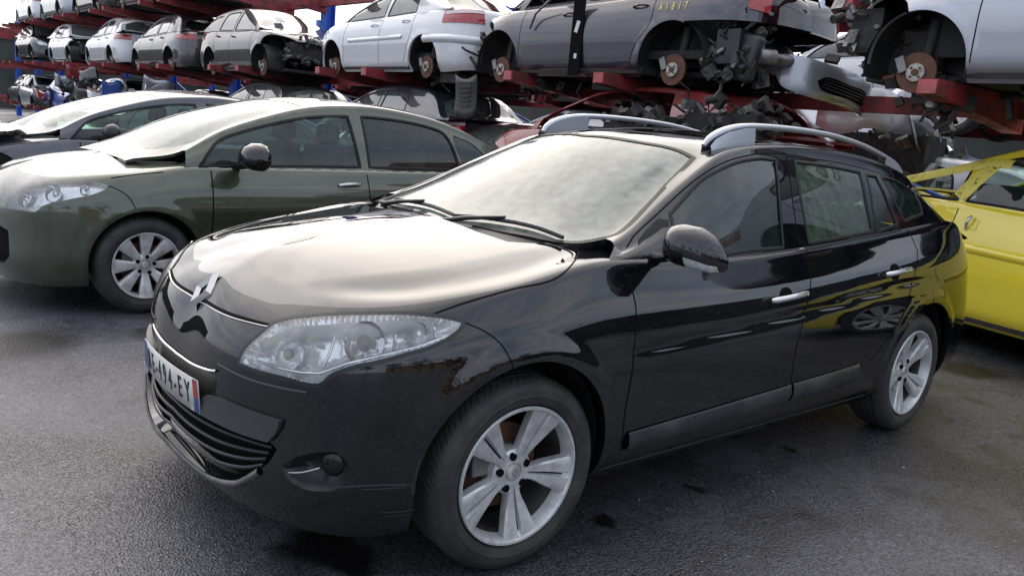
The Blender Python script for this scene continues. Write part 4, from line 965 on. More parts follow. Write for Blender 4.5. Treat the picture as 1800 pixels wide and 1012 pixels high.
def make_hub(parent,loc,s_):
    e=bpy.data.objects.new('wheel_hub',None); COL.link(e); e.parent=parent; e.location=loc; e.rotation_euler=(0,0,0 if s_<0 else math.pi)
    b=MB(); b.lathe([(.0,-.02),(.065,-.02),(.07,-.015),(.07,.0)],n=28,m=1); b.lathe([(.07,-.0),(.145,-.0),(.148,.004),(.148,.020),(.145,.024),(.05,.024)],n=40)
    b.build('brake_disc',['rust_disc','hub_metal'],e)
    b=MB(); b.box((-.115,.008,.055),(.07,.07,.13),ax=Matrix.Rotation(-.4,3,'Y')); b.build('brake_caliper','bare_metal',e,bevel=.01)
    b=MB(); b.tube([(0,.05,0),(.02,.10,.15),(.03,.14,.40)],[.035,.04,.05],n=10); b.tube([(0,.08,0),(0,.45,-.03)],[.03,.025],n=8); b.tube([(-.1,.06,-.07),(-.05,.4,-.10)],[.025,.03],n=8); b.build('suspension_strut','dirty_black',e)
    b=MB()
    for i in range(4):
        a=math.pi/4+i*math.pi/2; b.cyl((.045*math.cos(a),-.024,.045*math.sin(a)),(.045*math.cos(a),-.018,.045*math.sin(a)),.010,n=8)
    b.cyl((0,-.03,0),(0,-.01,0),.026,n=14); b.build('hub_centre','rust_disc',e)
    return e
def junk(parent,c,d,n,seed,name='exposed_engine',mats=('engine_junk','dirty_black','bare_metal')):
    """broken brackets, hoses and castings left at an open end"""
    r=random.Random(seed); b=MB()
    b.box(c,(d[0]*.55,d[1]*.8,d[2]*.55),m=1)
    for i in range(n):
        p=[c[k]+(r.random()-.5)*d[k] for k in range(3)]; t=r.random()
        if t<.5:
            ax=Matrix.Rotation(r.random()*3,3,'X')@Matrix.Rotation(r.random()*3,3,'Z'); b.box(p,(r.uniform(.03,.16),r.uniform(.02,.10),r.uniform(.02,.13)),m=r.choice((0,0,1,2)),ax=ax)
        elif t<.8:
            q=[p[k]+(r.random()-.5)*.35 for k in range(3)]; z=[(p[k]+q[k])/2+(r.random()-.5)*.1 for k in range(3)]; b.tube([p,z,q],r.uniform(.008,.022),n=6,m=r.choice((1,1,0)))
        else:
            q=[p[0]+r.uniform(-.05,.05),p[1]+r.uniform(-.1,.1),p[2]+r.uniform(-.05,.05)]
            if q==p: q[0]+=.05
            b.cyl(p,q,r.uniform(.02,.06),n=12,m=r.choice((0,1,2)))
    return b.build(name,list(mats),parent,smooth=False)
def gcar(name,label,cat,pm,loc,rz,T,belt,xws=.1,xhead=.95,xA=.30,xB=1.45,xR=2.25,xq=None,xrg=(2.9,3.3),wb=2.6,W=.87,fo=1,ro=1,H=None,zs=1,step=.06,wheels='wheel',
         miss=(),dent=None,crush=None,group=None,glass='wreck_glass',roll=0,tail='hatch',seed=1,handles=True,mirrors=True,fullside=True,ar=.345,rot=None,interior=True,phase=0,sail=True,hlm='lamp_glass',drop=None,gate=None):
    S=gspec(T,belt,wb=wb,W=W,fo=fo,ro=ro,H=H,xws=xws,zs=zs,dent=dent,ar=ar,xend=xrg[1]+.05)
    L=lower_sheet(S); U=upper_sheet(S); um,vm=L.ku0[-1],L.kv0[-1]; uk=U.kv0[-1]
    t=thing(name,label,cat,loc,rz,group,rot=rot)
    af=arch_poly(L,0,.33*zs,ar); ar_=arch_poly(L,wb,.33*zs,ar)
    # u where the spine / belt row reach given x
    uu=np.linspace(0,um,400); sp=L.P(uu,np.full(400,vm))[:,0]; bl=L.P(uu,np.full(400,.82))[:,0]; wl=L.P(uu,np.full(400,.5))[:,0]
    us=lambda x:float(np.interp(x,sp,uu)); ub=lambda x:float(np.interp(x,bl,uu)); uw=lambda x:float(np.interp(x,wl,uu))
    cabp=[(us(xws+.02),vm),(us(xws+.02),1.2),(ub(xA-.05),1.0),(ub(xA+.05),.82),(ub(xrg[1]-.12),.82),(us(xrg[1]-.02),1.1),(us(xrg[1]-.02),vm)]
    hlp=[tuple(p) for p in smoothpoly(PL['hl'],.03)]
    cc=[float(k) for k in L.ku0]; n_c=len(cc); ex=[]; exu=[]
    if drop: ex.append(('out',[(cc[n_c-8]+drop,-.05),(cc[n_c-8]+drop+.03,.50),(um,.52),(um,-.05)]))
    if gate: ex.append(('tailgate',smoothpoly([(cc[n_c-5]+.10,.50),(cc[n_c-5]+.07,.84),(um,.84),(um,.50)],.04))); exu.append(('tailgate',[(xrg[0]+.02,.50),(xrg[0]-.03,1.02),(9,1.02),(9,-.05),(xrg[1]-.18,-.05),(xrg[1]-.16,.45)]))
    hc=[p for p in PL['hoodcut'][1:4]]+[(ub(xA-.12),.97)]
    hoodp=shut+PL['hl'][3:8]+hc+[(us(xws-.06),1.12),(us(xws-.06),vm),(0,vm)]
    bumpp=[(0,-.01),(1.03,-.01)]+[tuple(p) for p in af if p[0]<1.27 and p[1]>=0][:22]+PL['bumpcut'][::-1]+PL['hl'][9:]+PL['hl'][:3]+PL['shut'][::-1][:-1]+[(0,.662)]
    d0=xA+.12
    fd=[(uw(d0-.02),.13),(uw(d0),.86),(uw(xB),.86),(uw(xB),.13)]
    rr=wb-ar
    rd=[(uw(xB),.13),(uw(xB),.86),(uw(xR),.86),(uw(xR),.72),(uw(min(xR,rr+.12)),.50),(uw(rr-.05),.30),(uw(rr-.12),.13)]
    gr_=[(-.01,.16),(-.01,.42),(.30,.42),(.48,.38),(.50,.20),(.42,.15)]
    C=Cut(L,(0,um,0,vm),step,[('arch',af),('arch',ar_)]+ex+[('hl',hlp),('grille',smoothpoly(gr_,.04)),('cabin',cabp),('hood',smoothpoly(hoodp,.03)),('fdoor',smoothpoly(fd,.04)),('rdoor',smoothpoly(rd,.04)),('bumper',smoothpoly(bumpp,.03))])
    if drop is not None:
        pass
    # windows in (x, v)
    zA=lambda x:float(np.interp(x,[p[0] for p in S['upper']['cz']],[p[1] for p in S['upper']['cz']])-smooth(x,belt))
    xp=xA+.02
    while zA(xp)<.05 and xp<1.2: xp+=.02
    lo=.03
    fw=[(xp+.02,lo),(xp+.16,.31),(xp+.34,.345),(xB-.07,.345),(xB-.04,lo)]
    rw=[(xB+.04,lo),(xB+.05,.345),(xR-.18,.335),(xR-.10,.28),(xR-.04,lo)]
    polys=[('fglass',smoothpoly(fw,.04)),('rglass',smoothpoly(rw,.04))]
    if xq: polys.append(('qglass',smoothpoly([(xR+.02,lo),(xR-.06,.27),(xR-.04,.33),(xq-.22,.30),(xq,lo+.02)],.04)))
    wsn=[(xws+.03,uk),(xws+.05,.72),(xA+.02,.55),(xp+.1,.515),(xhead+.10,.52),(xhead+.06,.70),(xhead-.02,uk)]
    rgp=[(xrg[0],uk),(xrg[0]+.02,.55),(xrg[1]-.10,.54),(xrg[1]-.03,.60),(xrg[1]-.03,uk)]
    polys+=[('ws',smoothpoly(wsn,.04)),('rg',rgp),('drop',[(xws-.1,-.05),(xA-.05,-.05),(xA-.02,.50),(xws+.0,.6),(xws-.1,.6)])]
    polys+=[('fdoor',[(xA+.05,-.02),(xp+.05,.385),(xB,.385),(xB,-.02)]),('rdoor',[(xB,-.02),(xB,.385),(xR-.12,.375),(xR,-.02)])]
    x0=S['upper']['x'][0]; x1=S['upper']['x'][-1]
    CU_=Cut(U,(x0,x1,0,uk),step,polys[:4 if xq else 3]+[p for p in polys if p[0] in('ws','rg','drop')]+exu+[p for p in polys if p[0] in ('fdoor','rdoor')])
    P_=lambda n,ps,m,par=t: obj(n,*(lambda j:(j[0],j[1]))(join(ps)),m,par,N=join(ps)[2]) if sum(len(p[0]) for p in ps) else None
    lip=.03
    P_('body_shell',both(C,'body',lip=lip)+both(CU_,'body',lip=.02),pm)
    if gate: P_('tailgate',both(C,'tailgate',lip=.03)+both(CU_,'tailgate',lip=.02),gate)
    if 'hood' not in miss: P_('hood',both(C,'hood',lip=.02),pm)
    bo=None
    if 'bumper' not in miss:
        bo=P_('front_bumper',both(C,'bumper',lip=.03),pm); P_('grille',both(C,'grille',off=-.03),'gap_black',bo)
    for m_ in (False,True):
        if 'hl' not in miss:
            h=P_('headlight',[C.region('hl',off=.001,lip=.02,mirror=m_)],hlm); P_('lamp_housing',[C.region('hl',off=-.035,mirror=m_)],'reflector',h)
        for nm,dm,pn,gn in (('fdoor','front_door','window_pane','fglass'),('rdoor','rear_door','window_pane','rglass')):
            if nm in miss and not m_: continue
            do=P_(dm,[C.region(nm,lip=.02,mirror=m_),CU_.region(nm,lip=.02,mirror=m_)],pm)
            if gn not in miss:
                P_(pn,[CU_.region(gn,off=-.006,mirror=m_)],glass,do)
            poly=fw if gn=='fglass' else rw
            P_('window_seal',[ribbon(U,poly,.022,off=.002,bulge=.002,closed=True,mirror=m_,step=.05)],'trim_black',do)
            if handles:
                x=(xB if nm=='fdoor' else xR)-.17; q=inv_xz(L,[(x-.09,(smooth(x,belt)-.115)*zs),(x+.09,(smooth(x,belt)-.105)*zs)]); a=L.P(*q[0])[0]; b_=L.P(*q[1])[0]; n_=L.N(*q[0])[0]; s_=np.array([1,-1 if m_ else 1,1])
                hb=MB(); hb.tube([tuple((a+(b_-a)*k+n_*(.008+.024*math.sin(math.pi*k)))*s_) for k in np.linspace(0,1,7)],.012,n=8); hb.build('door_handle','handle_silver' if handles=='chrome' else pm,do)
        if xq: P_('quarter_window',[CU_.region('qglass',off=-.006,mirror=m_)],glass)
    if 'ws' not in miss: P_('windscreen',both(CU_,'ws',off=-.003),'windscreen_glass' if glass!='wreck_glass' else 'wreck_glass')
    if 'rg' not in miss: P_('rear_window',both(CU_,'rg',off=-.003),'gloss_black' if tail=='sedan' else glass)
    g=[]
    for m_ in (False,True):
        for l in ([(uw(d0-.02),.13),(uw(d0),.81)],[(uw(xB),.13),(uw(xB),.81)],rd[2:]):
            g.append(ribbon(L,[(a,min(b_,.81)) for a,b_ in l],.009,off=.001,n=1,mirror=m_,step=.06))
        g.append(ribbon(L,PL['hoodcut'][1:4],.007,off=.001,n=1,mirror=m_,step=.05)); g.append(ribbon(L,PL['bumpcut'],.006,off=.001,n=1,mirror=m_,step=.05))
    P_('panel_gap',g,'gap_black')
    # rear lamps
    ca=[float(L.ku0[i]) for i in range(len(L.ku0))]; n=len(ca)
    tp=[(ca[n-7]+.10,.60),(ca[n-7]+.08,.76),(ca[n-4]+.02,.79),(ca[n-4]+.10,.62)] if tail!='tall' else [(ca[n-5],.60),(ca[n-5]-.03,.80),(ca[n-4]+.02,.81),(ca[n-4]+.02,.58)]
    c2=Cut(L,(ca[n-8],ca[n-3],.45,.85),.05,[('tl',tp),])
    for m_ in (False,True):
        tl=P_('tail_light',[c2.region('tl',off=.012,lip=.02,mirror=m_)],'tail_red')
        mid=[(ca[n-7]+.12,.725),(ca[n-4]+.05,.735)]
        if tl: P_('lamp_band',[ribbon(L,mid,.05,off=.016,mirror=m_,n=1,step=.05)],'tail_clear',tl)
    for x in (0,wb):
        for s_ in (-1,1):
            y=s_*(W-.13)
            if wheels=='wheel' or (wheels=='mixed' and x==0): make_wheel('wheel',t,(x,y,.315),'plain',R0=.315,rim=.215,face=s_,spokes=8 if seed%2 else 5,detail=(seed==99),phase=.4+phase)
            elif wheels!='none': make_hub(t,(x,s_*(W-.10),.27),s_)
            b=MB(); rings=[(ar+.008,W-.03),(ar+.015,W-.12),(ar+.01,W-.30),(ar-.02,W-.38),(.0,W-.40)]
            b.grid([[(x+r_*math.cos(q),s_*y_,.33*zs+r_*math.sin(q)) for q in np.linspace(-.25,math.pi+.25,24)] for r_,y_ in rings]); b.build('wheel_housing','liner',t)
    b=MB(); b.box((wb/2,0,.25),(wb+1.0,W*1.25,.05)); b.box((wb/2,-W+.18,.26),(wb-.72,.25,.06)); b.box((wb/2,W-.18,.26),(wb-.72,.25,.06)); b.tube([(.2,.1,.20),(1.5,.15,.17),(wb-.3,.3,.2),(wb+.6,.35,.22)],.035,n=8); b.box((wb*.62,-.1,.19),(.6,.35,.09)); b.box((wb-.15,0,.2),(.35,.9,.08)); b.build('underside','under_dark',t)
    if interior:
        b=MB(); b.box((1.9,0,.42),(2.6,W*1.6,.08)); b.box((.2,0,.62),(.35,W*1.5,.45)); b.build('cabin_floor','interior_dark',t)
        for sx,sy,wd in ((1.15,-.36,.46),(1.15,.36,.46),(1.95,0,1.15)):
            b=MB(); b.box((sx,sy,.55),(.5,wd,.18)); b.box((sx+.30,sy,.86),(.14,wd,.56),ax=Matrix.Rotation(-.22*-1,3,'Y')); b.box((sx+.38,sy,1.22),(.10,.26 if wd<.7 else .9,.16)); b.build('seat','seat_cloth',t,bevel=.04)
    if mirrors:
        for s_ in (-1,1):
            mo=MB(); G=[]; ms=1.45 if seed==99 else 1.1
            for y,dx,dz in ((.0,.03,.04),(.03,.07,.07),(.09,.085,.078),(.15,.08,.07),(.18,.05,.045),(.19,.0,.0)):
                G.append([(xA+.34+ms*(c*dx if c<0 else c*dx*.5),s_*(W+.02+y*ms),float(smooth(xA+.3,belt))*zs+.075+sn*dz*(ms if sn>0 else 1)) for c,sn in ((math.cos(q),math.sin(q)) for q in np.linspace(0,2*math.pi,17))])
            mo.grid(G); md_=mo.build('door_mirror','satin_black' if seed!=99 else 'black_paint',t)
            mo=MB(); mo.tube([(xA+.30,s_*(W-.12),float(smooth(xA+.3,belt))*zs+.01),(xA+.33,s_*(W+.05),float(smooth(xA+.3,belt))*zs+.03)],[.03,.025],n=8); mo.build('mirror_arm','trim_black',md_)
    return t,L,U,C,CU_,S
SEDAN=[(-.1,.97),(.1,1.0),(.35,1.12),(.7,1.27),(1.0,1.37),(1.3,1.42),(1.7,1.435),(2.1,1.41),(2.5,1.32),(2.9,1.13),(3.1,1.03),(3.4,1.02)]
HATCH=[(-.1,.97),(.1,1.02),(.4,1.18),(.7,1.32),(.95,1.42),(1.3,1.47),(1.8,1.48),(2.3,1.46),(2.7,1.41),(2.95,1.34),(3.1,1.15),(3.25,1.05)]
MPV=[(-.3,1.0),(-.1,1.08),(.3,1.32),(.6,1.48),(.9,1.58),(1.3,1.64),(1.9,1.66),(2.5,1.64),(2.9,1.60),(3.05,1.52),(3.2,1.3),(3.3,1.12)]
BELT=[(-.3,.87),(.2,.93),(1.5,.95),(2.6,.99),(3.4,1.0)]
# ---- parked on the ground
ARC=[(-.1,.96),(.02,1.01),(.24,1.14),(.6,1.30),(.95,1.41),(1.2,1.465),(1.7,1.50),(2.2,1.485),(2.7,1.40),(3.1,1.25),(3.4,1.10),(3.6,1.03)]
GB=[(-.3,.85),(0,.91),(.3,.955),(1.0,.97),(2.0,.985),(2.8,1.0),(3.6,1.0)]
g_,gL,gU,gC,gCU,gS=gcar('sedan','olive green sedan with arched roof parked beside the black estate car','car','olive_paint',(-.07,3.66,0),R(2.0),ARC,GB,xws=.0,xhead=1.12,xA=.30,xB=1.63,xR=2.60,xq=3.0,xrg=(2.75,3.55),wb=2.80,W=.88,step=.035,glass='side_glass',seed=99,handles='chrome',tail='sedan',H=[(-.45,.90),(-.2,.95),(0,.985),(.3,1.0),(3.0,1.0),(4,.98)],phase=.38)
for s_ in (1,-1):
    for (u_,v_),r_ in (((.60,.64),.050),((.80,.685),.055),((.98,.70),.030)):
        P_=gL.P(u_,v_)[0]; n_=gL.N(u_,v_)[0]; n2=n_*.5+np.array([-.75,-.35,.1]); n2/=np.linalg.norm(n2); a_=np.cross(n2,(0,0,1)); a_/=np.linalg.norm(a_); b_=np.cross(a_,n2); C_=P_-n_*.014
        b=MB(); b.grid([[tuple((C_+(a_*math.cos(q_)+b_*math.sin(q_))*r_*rr+n2*dd)*[1,s_,1]) for q_ in np.linspace(0,2*math.pi,25)] for rr,dd in ((1,.002),(.9,-.01),(.6,-.03),(.4,-.03),(.3,-.01),(.02,0))]); b.build('lamp_bowl','chrome',g_)
ps=[ribbon(gL,[(float(np.interp(x,gL.P(np.linspace(0,gL.ku0[-1],300),np.full(300,.3))[:,0],np.linspace(0,gL.ku0[-1],300))),.33) for x in (.5,1.0,1.6,2.3)],.03,off=.003,bulge=.010,n=6)]
# ---- behind it: slate coloured car with a crumpled light bonnet
s2=gcar('damaged_sedan','slate blue sedan with crumpled pale bonnet standing behind the olive sedan','car','slate_paint',(-.28,6.35,0),R(3),[(a,b-.02) for a,b in ARC],GB,xws=.0,xhead=1.10,xA=.30,xB=1.60,xR=2.5,xq=2.95,xrg=(2.75,3.5),wb=2.75,W=.88,step=.05,glass='side_glass',seed=4,miss=('bumper','hl'),dent=mk_dent(5,.035,.1,-.5),tail='sedan')[0]
junk(s2,(-.6,0,.6),(.35,1.3,.4),40,3)
P3=MB(); P3.grid([[(-.62,y,.86+.05*math.sin(y*5)),(-.35,y,.955+.02*math.sin(y*7)),(-.1,y*.95,1.0+.02*math.cos(y*6)),(.05,y*.9,1.03)] for y in np.linspace(-.78,.78,9)]); P3.build('crumpled_bonnet','silver_paint',s2)
gcar('red_hatchback','red hatchback parked on the ground beneath the elevated dark grey people carrier','car','red_paint',(4.15,5.45,0),R(6),[(a,b+.03) for a,b in HATCH],BELT,wb=2.5,seed=5,wheels='wheel',mirrors=False)
gcar('green_car','dark green car with pale windscreen on the ground beyond the red hatchback','car','olive_paint',(3.9,8.3,0),R(4),HATCH,BELT,wb=2.5,seed=6,mirrors=False)
gcar('grey_saloon','dark saloon with clear windows on the ground far behind the olive sedan roof','car','charcoal_paint',(1.3,10.6,0),R(6),[(a,b+.12) for a,b in SEDAN],BELT,xrg=(2.55,3.1),wb=2.6,seed=7,mirrors=False,tail='sedan')
gcar('pale_hatchback','pale silver hatchback with a light roof beyond the tail of the black estate car','car','silver_paint',(7.2,3.0,0),R(-82),[(a,b+.06) for a,b in HATCH],BELT,wb=2.5,seed=9,mirrors=False)
gcar('dark_wreck','dark purple hatchback with open doorway seen past the taped yellow pillar','car','plum_paint',(7.4,1.0,0),R(-88),[(a,b+.04) for a,b in HATCH],BELT,wb=2.5,seed=10,mirrors=False,miss=('fdoor',))

mat('rack_red_lit',(.50,.12,.13),.55,noise=(9,(.32,.07,.07),.4,.7))  # rack red with the sunlit brightness of the arm ends put into the colour
mat('tape_yellow',(.85,.72,.12),.45,noise=(22,(.05,.045,.02),.56,.68),bump=(30,.5,.01))
# ------------------------------------------------------------------ yellow car on the right
yd=Vector((-.29271427,-.95619996,0)); ya=math.atan2(-yd.y,-yd.x)
YT=[(-.1,1.08),(.1,1.15),(.5,1.38),(.9,1.58),(1.2,1.66),(1.7,1.69),(2.0,1.65),(2.35,1.53),(2.7,1.39),(3.1,1.24),(3.3,1.18)]
YB=[(-.3,.95),(.2,1.04),(1.5,1.10),(2.6,1.15),(3.3,1.16)]
inw=Vector((.95619996,-.29271427,0)); yo=Vector((5.02,-.66,0))+yd*1.45+inw*.86
m=MT['yellow_paint'].copy(); m.name='yellow_taped'; MT['yellow_taped']=m
y_,yL,yU,yC,yCU,yS=gcar('yellow_hatchback','bright yellow three door hatchback with stripped rear pillars parked at the right edge','car','yellow_paint',tuple(yo),ya,YT,YB,xws=.0,xhead=.95,xA=.25,xB=2.24,xR=2.9,xrg=(2.45,3.25),wb=2.55,W=.86,step=.04,glass='side_glass',seed=9,miss=('rglass','rg'),handles=None,mirrors=False,
    H=[(-.45,.95),(-.2,1.02),(0,1.06),(.3,1.09),(4,1.1)])
# vertical pull handle in its square recess, rub strip
for s_ in (1,-1):
    q=inv_xz(yL,[(2.02,1.03),(2.16,1.03),(2.16,.94),(2.02,.94)]); P0=yL.P(q[:,0],q[:,1]); n_=yL.N(q[:1,0],q[:1,1])[0]
    b=MB(); k=[tuple((p+n_*.004)*[1,-s_,1]) for p in P0]; c=P0.mean(0); b.add(k+[tuple((c+(p-c)*.72+n_*-.004+n_*.006)*[1,-s_,1]) for p in P0],[(0,1,5,4),(1,2,6,5),(2,3,7,6),(3,0,4,7)]); b.add([tuple((c+(p-c)*.72+n_*.002)*[1,-s_,1]) for p in P0],[(0,1,2,3)],m=0); rc=b.build('handle_recess','yellow_paint',y_)
    b=MB(); b.tube([tuple((c+np.array([dx,0,dz])+n_*o)*[1,-s_,1]) for dx,dz,o in ((-.012,.055,.008),(-.006,.04,.028),(.002,0,.036),(.008,-.035,.030),(.012,-.055,.010))],[.010,.012,.012,.012,.010],n=10); b.build('door_handle','handle_silver',y_)
    uu=np.linspace(1.5,4.5,200); xx=yL.P(uu,np.full(200,.52))[:,0]; U0=lambda x:float(np.interp(x,xx,uu))
    V,F,Nn=ribbon(yL,[(U0(.5),.545),(U0(1.2),.55),(U0(2.15),.56)],.075,off=.002,bulge=.020,n=8,mirror=(s_>0)); obj('rub_strip',V,F,'yellow_paint',y_,N=Nn)
    V,F,Nn=ribbon(yU,[(1.97,.30),(2.15,.34),(2.42,.36),(2.75,.38),(3.05,.40)],.085,off=.010,bulge=.012,n=5,mirror=(s_>0)); obj('pillar_tape',V,F,'tape_yellow',y_,N=Nn)
    V,F,Nn=ribbon(yU,[(2.27,.05),(2.20,.20),(2.10,.34)],.13,off=.010,bulge=.012,n=5,mirror=(s_>0)); obj('pillar_tape',V,F,'tape_yellow',y_,N=Nn)
# ------------------------------------------------------------------ storage racks
def zrow(y): return 2.00+.011*max(y,0)
RY=[3.4+4.7*k for k in range(-1,10)]
def rack(name,label,x0,levels,ys,tip,slope=True,group='storage racks'):
    t=thing(name,label,'rack',(x0,0,0),0,group)
    for y in ys:
        b=MB(); hgt=levels[-1]+.6+.011*max(y,0)
        b.box((.09,y,hgt/2),(.03,.22,hgt)); b.box((-.09,y,hgt/2),(.03,.22,hgt)); b.box((0,y,hgt/2),(.16,.025,hgt)); b.box((0,y,.01),(.45,.40,.02)); b.build('post','rack_blue',t,smooth=False)
        if y+4.7<=ys[-1]+.1:
            b=MB(); b.cyl((.12,y+.1,.6),(.12,y+4.6,levels[0]+.011*max(y,0)-.1 if levels[0]>1 else 1.9),.02,n=8); b.build('brace','rack_blue',t)
    for lv in levels:
        y0,y1=ys[0],ys[-1]; z=lambda y: lv+.011*max(y,0)
        b=MB()
        for k in range(len(ys)-1):
            a,c=ys[k],ys[k+1]; b.add([(-.16+dx,yy,z(yy)-.02-dz) for yy in (a,c) for dx,dz in ((0,0),(-.10,0),(-.10,.15),(0,.15))],[(0,1,5,4),(1,2,6,5),(2,3,7,6),(3,0,4,7)]+([(0,1,2,3)] if k==0 else [])+([(4,5,6,7)] if k==len(ys)-2 else []))
        b.build('beam','rack_red',t,smooth=False)
        for y in ys:
            for dy in (-.06,1.38):
                yy=y+dy; zz=z(yy); tx_=tip-x0; b=MB()
                if lv<1 and yy<1.5 and x0<8: continue
                w=.075
                b.add([(tx_,yy-w,zz),(tx_,yy+w,zz),(tx_,yy+w,zz-.11),(tx_,yy-w,zz-.11),(-.1,yy-w,zz+.02),(-.1,yy+w,zz+.02),(-.1,yy+w,zz-.27),(-.1,yy-w,zz-.27)],[(3,2,1,0),(0,1,5,4),(1,2,6,5),(2,3,7,6),(3,0,4,7),(4,5,6,7)])
                ar_o=b.build('arm','rack_red',t,smooth=False)
                b=MB(); b.box((tx_-.006,yy,zz-.055),(.012,.13,.095)); b.build('end_cap','rack_red_lit',ar_o,smooth=False)
    return t
rack('storage_rack','tall blue post rack with red arms carrying the nearer row of scrapped cars',6.25,[.42,2.0,3.46],RY,4.42)
rack('storage_rack','second blue and red rack standing behind the nearer row of scrapped cars',10.8,[.42,2.0,3.46],[y for y in RY if y<32],8.95)
G2='scrapped cars stored on the racks'
XC=4.6+.86
def rc(name,label,pm,y,z,nose,T,**k):
    """car on the near rack; y of the front axle, nose +1 towards the far end of the row"""
    xc=k.pop('xc',XC); k.setdefault('group',G2); k.setdefault('wheels','hub'); k.setdefault('mirrors',False)
    return gcar(name,label,'car',pm,(xc,y,z),R(-90) if nose>0 else R(90),T,BELT,**k)
# silver car at the upper right, front end stripped
A_=rc('scrapped_car','silver scrapped car with open front wheel arch and rusty brake disc at upper right',"silver_paint",.30,1.80,1,HATCH,wb=2.65,W=.88,seed=21,step=.045,miss=('bumper','hl'),ar=.375,dent=mk_dent(3,.03,-.35,-.75))[0]
junk(A_,(-.55,0,.62),(.45,1.45,.62),110,5); junk(A_,(-.05,-.45,.45),(.5,.5,.5),40,6,'steering_gear',('dirty_black','under_dark','rust_disc')); junk(A_,(.1,-.55,.12),(.5,.4,.25),30,8,'broken_arm',('dirty_black','under_dark','bare_metal'))
# dark people carrier
o_=rc('scrapped_people_carrier','plum grey scrapped people carrier with open door gap and black tailgate on the rack','plum_paint',5.25,1.82,1,MPV,wb=2.62,W=.87,seed=22,step=.045,xB=1.35,xR=2.35,xrg=(2.98,3.28),xws=-.15,xhead=.75,miss=('bumper','hl','fglass','rglass'),drop=.12,ar=.385,tail='tall',gate='black_paint',dent=mk_dent(11,.025,-.35,-.7))
B_,bL=o_[0],o_[1]
junk(B_,(-.50,0,.5),(.35,1.4,.5),90,9); junk(B_,(3.20,-.55,.48),(.45,.5,.55),120,10,'broken_bumper_bracket',('engine_junk','satin_black','bare_metal')); junk(B_,(3.2,.1,.36),(.3,1.2,.2),30,12,'exposed_floor',('under_dark','dirty_black','bare_metal'))
b=MB(); b.tube([(3.52,-.52,.40),(3.56,0,.40),(3.52,.60,.40)],.055,n=14); b.cyl((3.46,-.62,.40),(3.54,-.50,.40),.075,n=16); b.build('crash_bar','bare_metal',B_)
b=MB(); b.box((3.30,-.62,.40),(.30,.14,.42),ax=Matrix.Rotation(.2,3,'Y')); b.build('bumper_corner','grey_plastic',B_,bevel=.04)
b=MB(); b.box((1.36,-.875,.60),(.17,.012,.80)); b.build('door_gap','gap_black',B_)
b=MB(); b.box((1.36,-.883,.70),(.05,.004,.12),ax=Matrix.Rotation(.3,3,'Y')); b.box((1.37,-.883,.40),(.04,.004,.05)); b.build('gap_light','paper',B_)  # pale patches painted as light showing through the open door gap
b=MB(); b.tube([(.95,-.90,1.02),(.70,-.905,.86),(.62,-.905,.70)],.016,n=8,flat=.5); b.build('hanging_trim','satin_chrome',B_)
q=inv_xz(bL,[(2.52,.86),(2.62,.86),(2.70,.86),(2.80,.86)])
for i,ch in enumerate('A1817'):
    x=2.45+i*.075; g=inv_xz(bL,[(x,.84)])[0]; p=bL.P(*g)[0]; n_=bL.N(*g)[0]
    Xv=Vector((1,0,0)); Zv=Vector(n_); Yv=Zv.cross(Xv).normalized(); Xv=Yv.cross(Zv)
    p=Vector(p)+Zv*.004
    text('chalk_mark',ch,.11,'mark_yellow',B_,Matrix(((Xv.x,Yv.x,Zv.x,p.x),(Xv.y,Yv.y,Zv.y,p.y),(Xv.z,Yv.z,Zv.z,p.z),(0,0,0,1)))@Matrix.Rotation(.1,4,'Z'),.6)
b=MB(); b.tube([(3.10,-.60,.30),(3.12,-.66,.10),(3.02,-.68,-.02),(3.05,-.68,-.16)],[.012,.016,.014,.018],n=8); b.build('hanging_cable','bare_metal',B_)
b=MB(); b.cyl((3.585,.05,.96),(3.60,.05,.96),.045,n=24); b.build('round_emblem','chrome',B_)
# white saloon
o_=rc('scrapped_saloon','white scrapped saloon seen from behind with dark rear window on the rack','white_paint',9.45,1.86,1,[(a,b_-.01) for a,b_ in SEDAN],wb=2.58,W=.86,seed=23,step=.05,xR=2.28,xrg=(2.40,3.0),tail='sedan',glass='wreck_glass',fo=1,ro=1.0,wheels='hub',H=[(-.45,.87),(-.2,.92),(0,.95),(.3,.97),(3.0,1.02),(4,1.02)])
cL=o_[1]; um_=cL.ku0
for m_ in (False,True):
    V,F,Nn=ribbon(cL,[(1.9,.44),(2.6,.45),(3.4,.46)],.06,off=.002,bulge=.014,n=5,mirror=m_); obj('rub_strip',V,F,'white_paint',o_[0],N=Nn)
    V,F,Nn=ribbon(cL,[(um_[-8]+.05,.42),(um_[-6],.42),(um_[-4],.41),(um_[-1],.41)],.10,off=.012,bulge=.03,n=6,mirror=m_); obj('bumper_moulding',V,F,'white_paint',o_[0],N=Nn)
b=MB(); b.box((3.10,-.30,1.10),(.02,.34,.16),ax=Matrix.Rotation(.5,3,'Z')@Matrix.Rotation(-1.0,3,'Y')); b.build('paper_note','paper',o_[0])
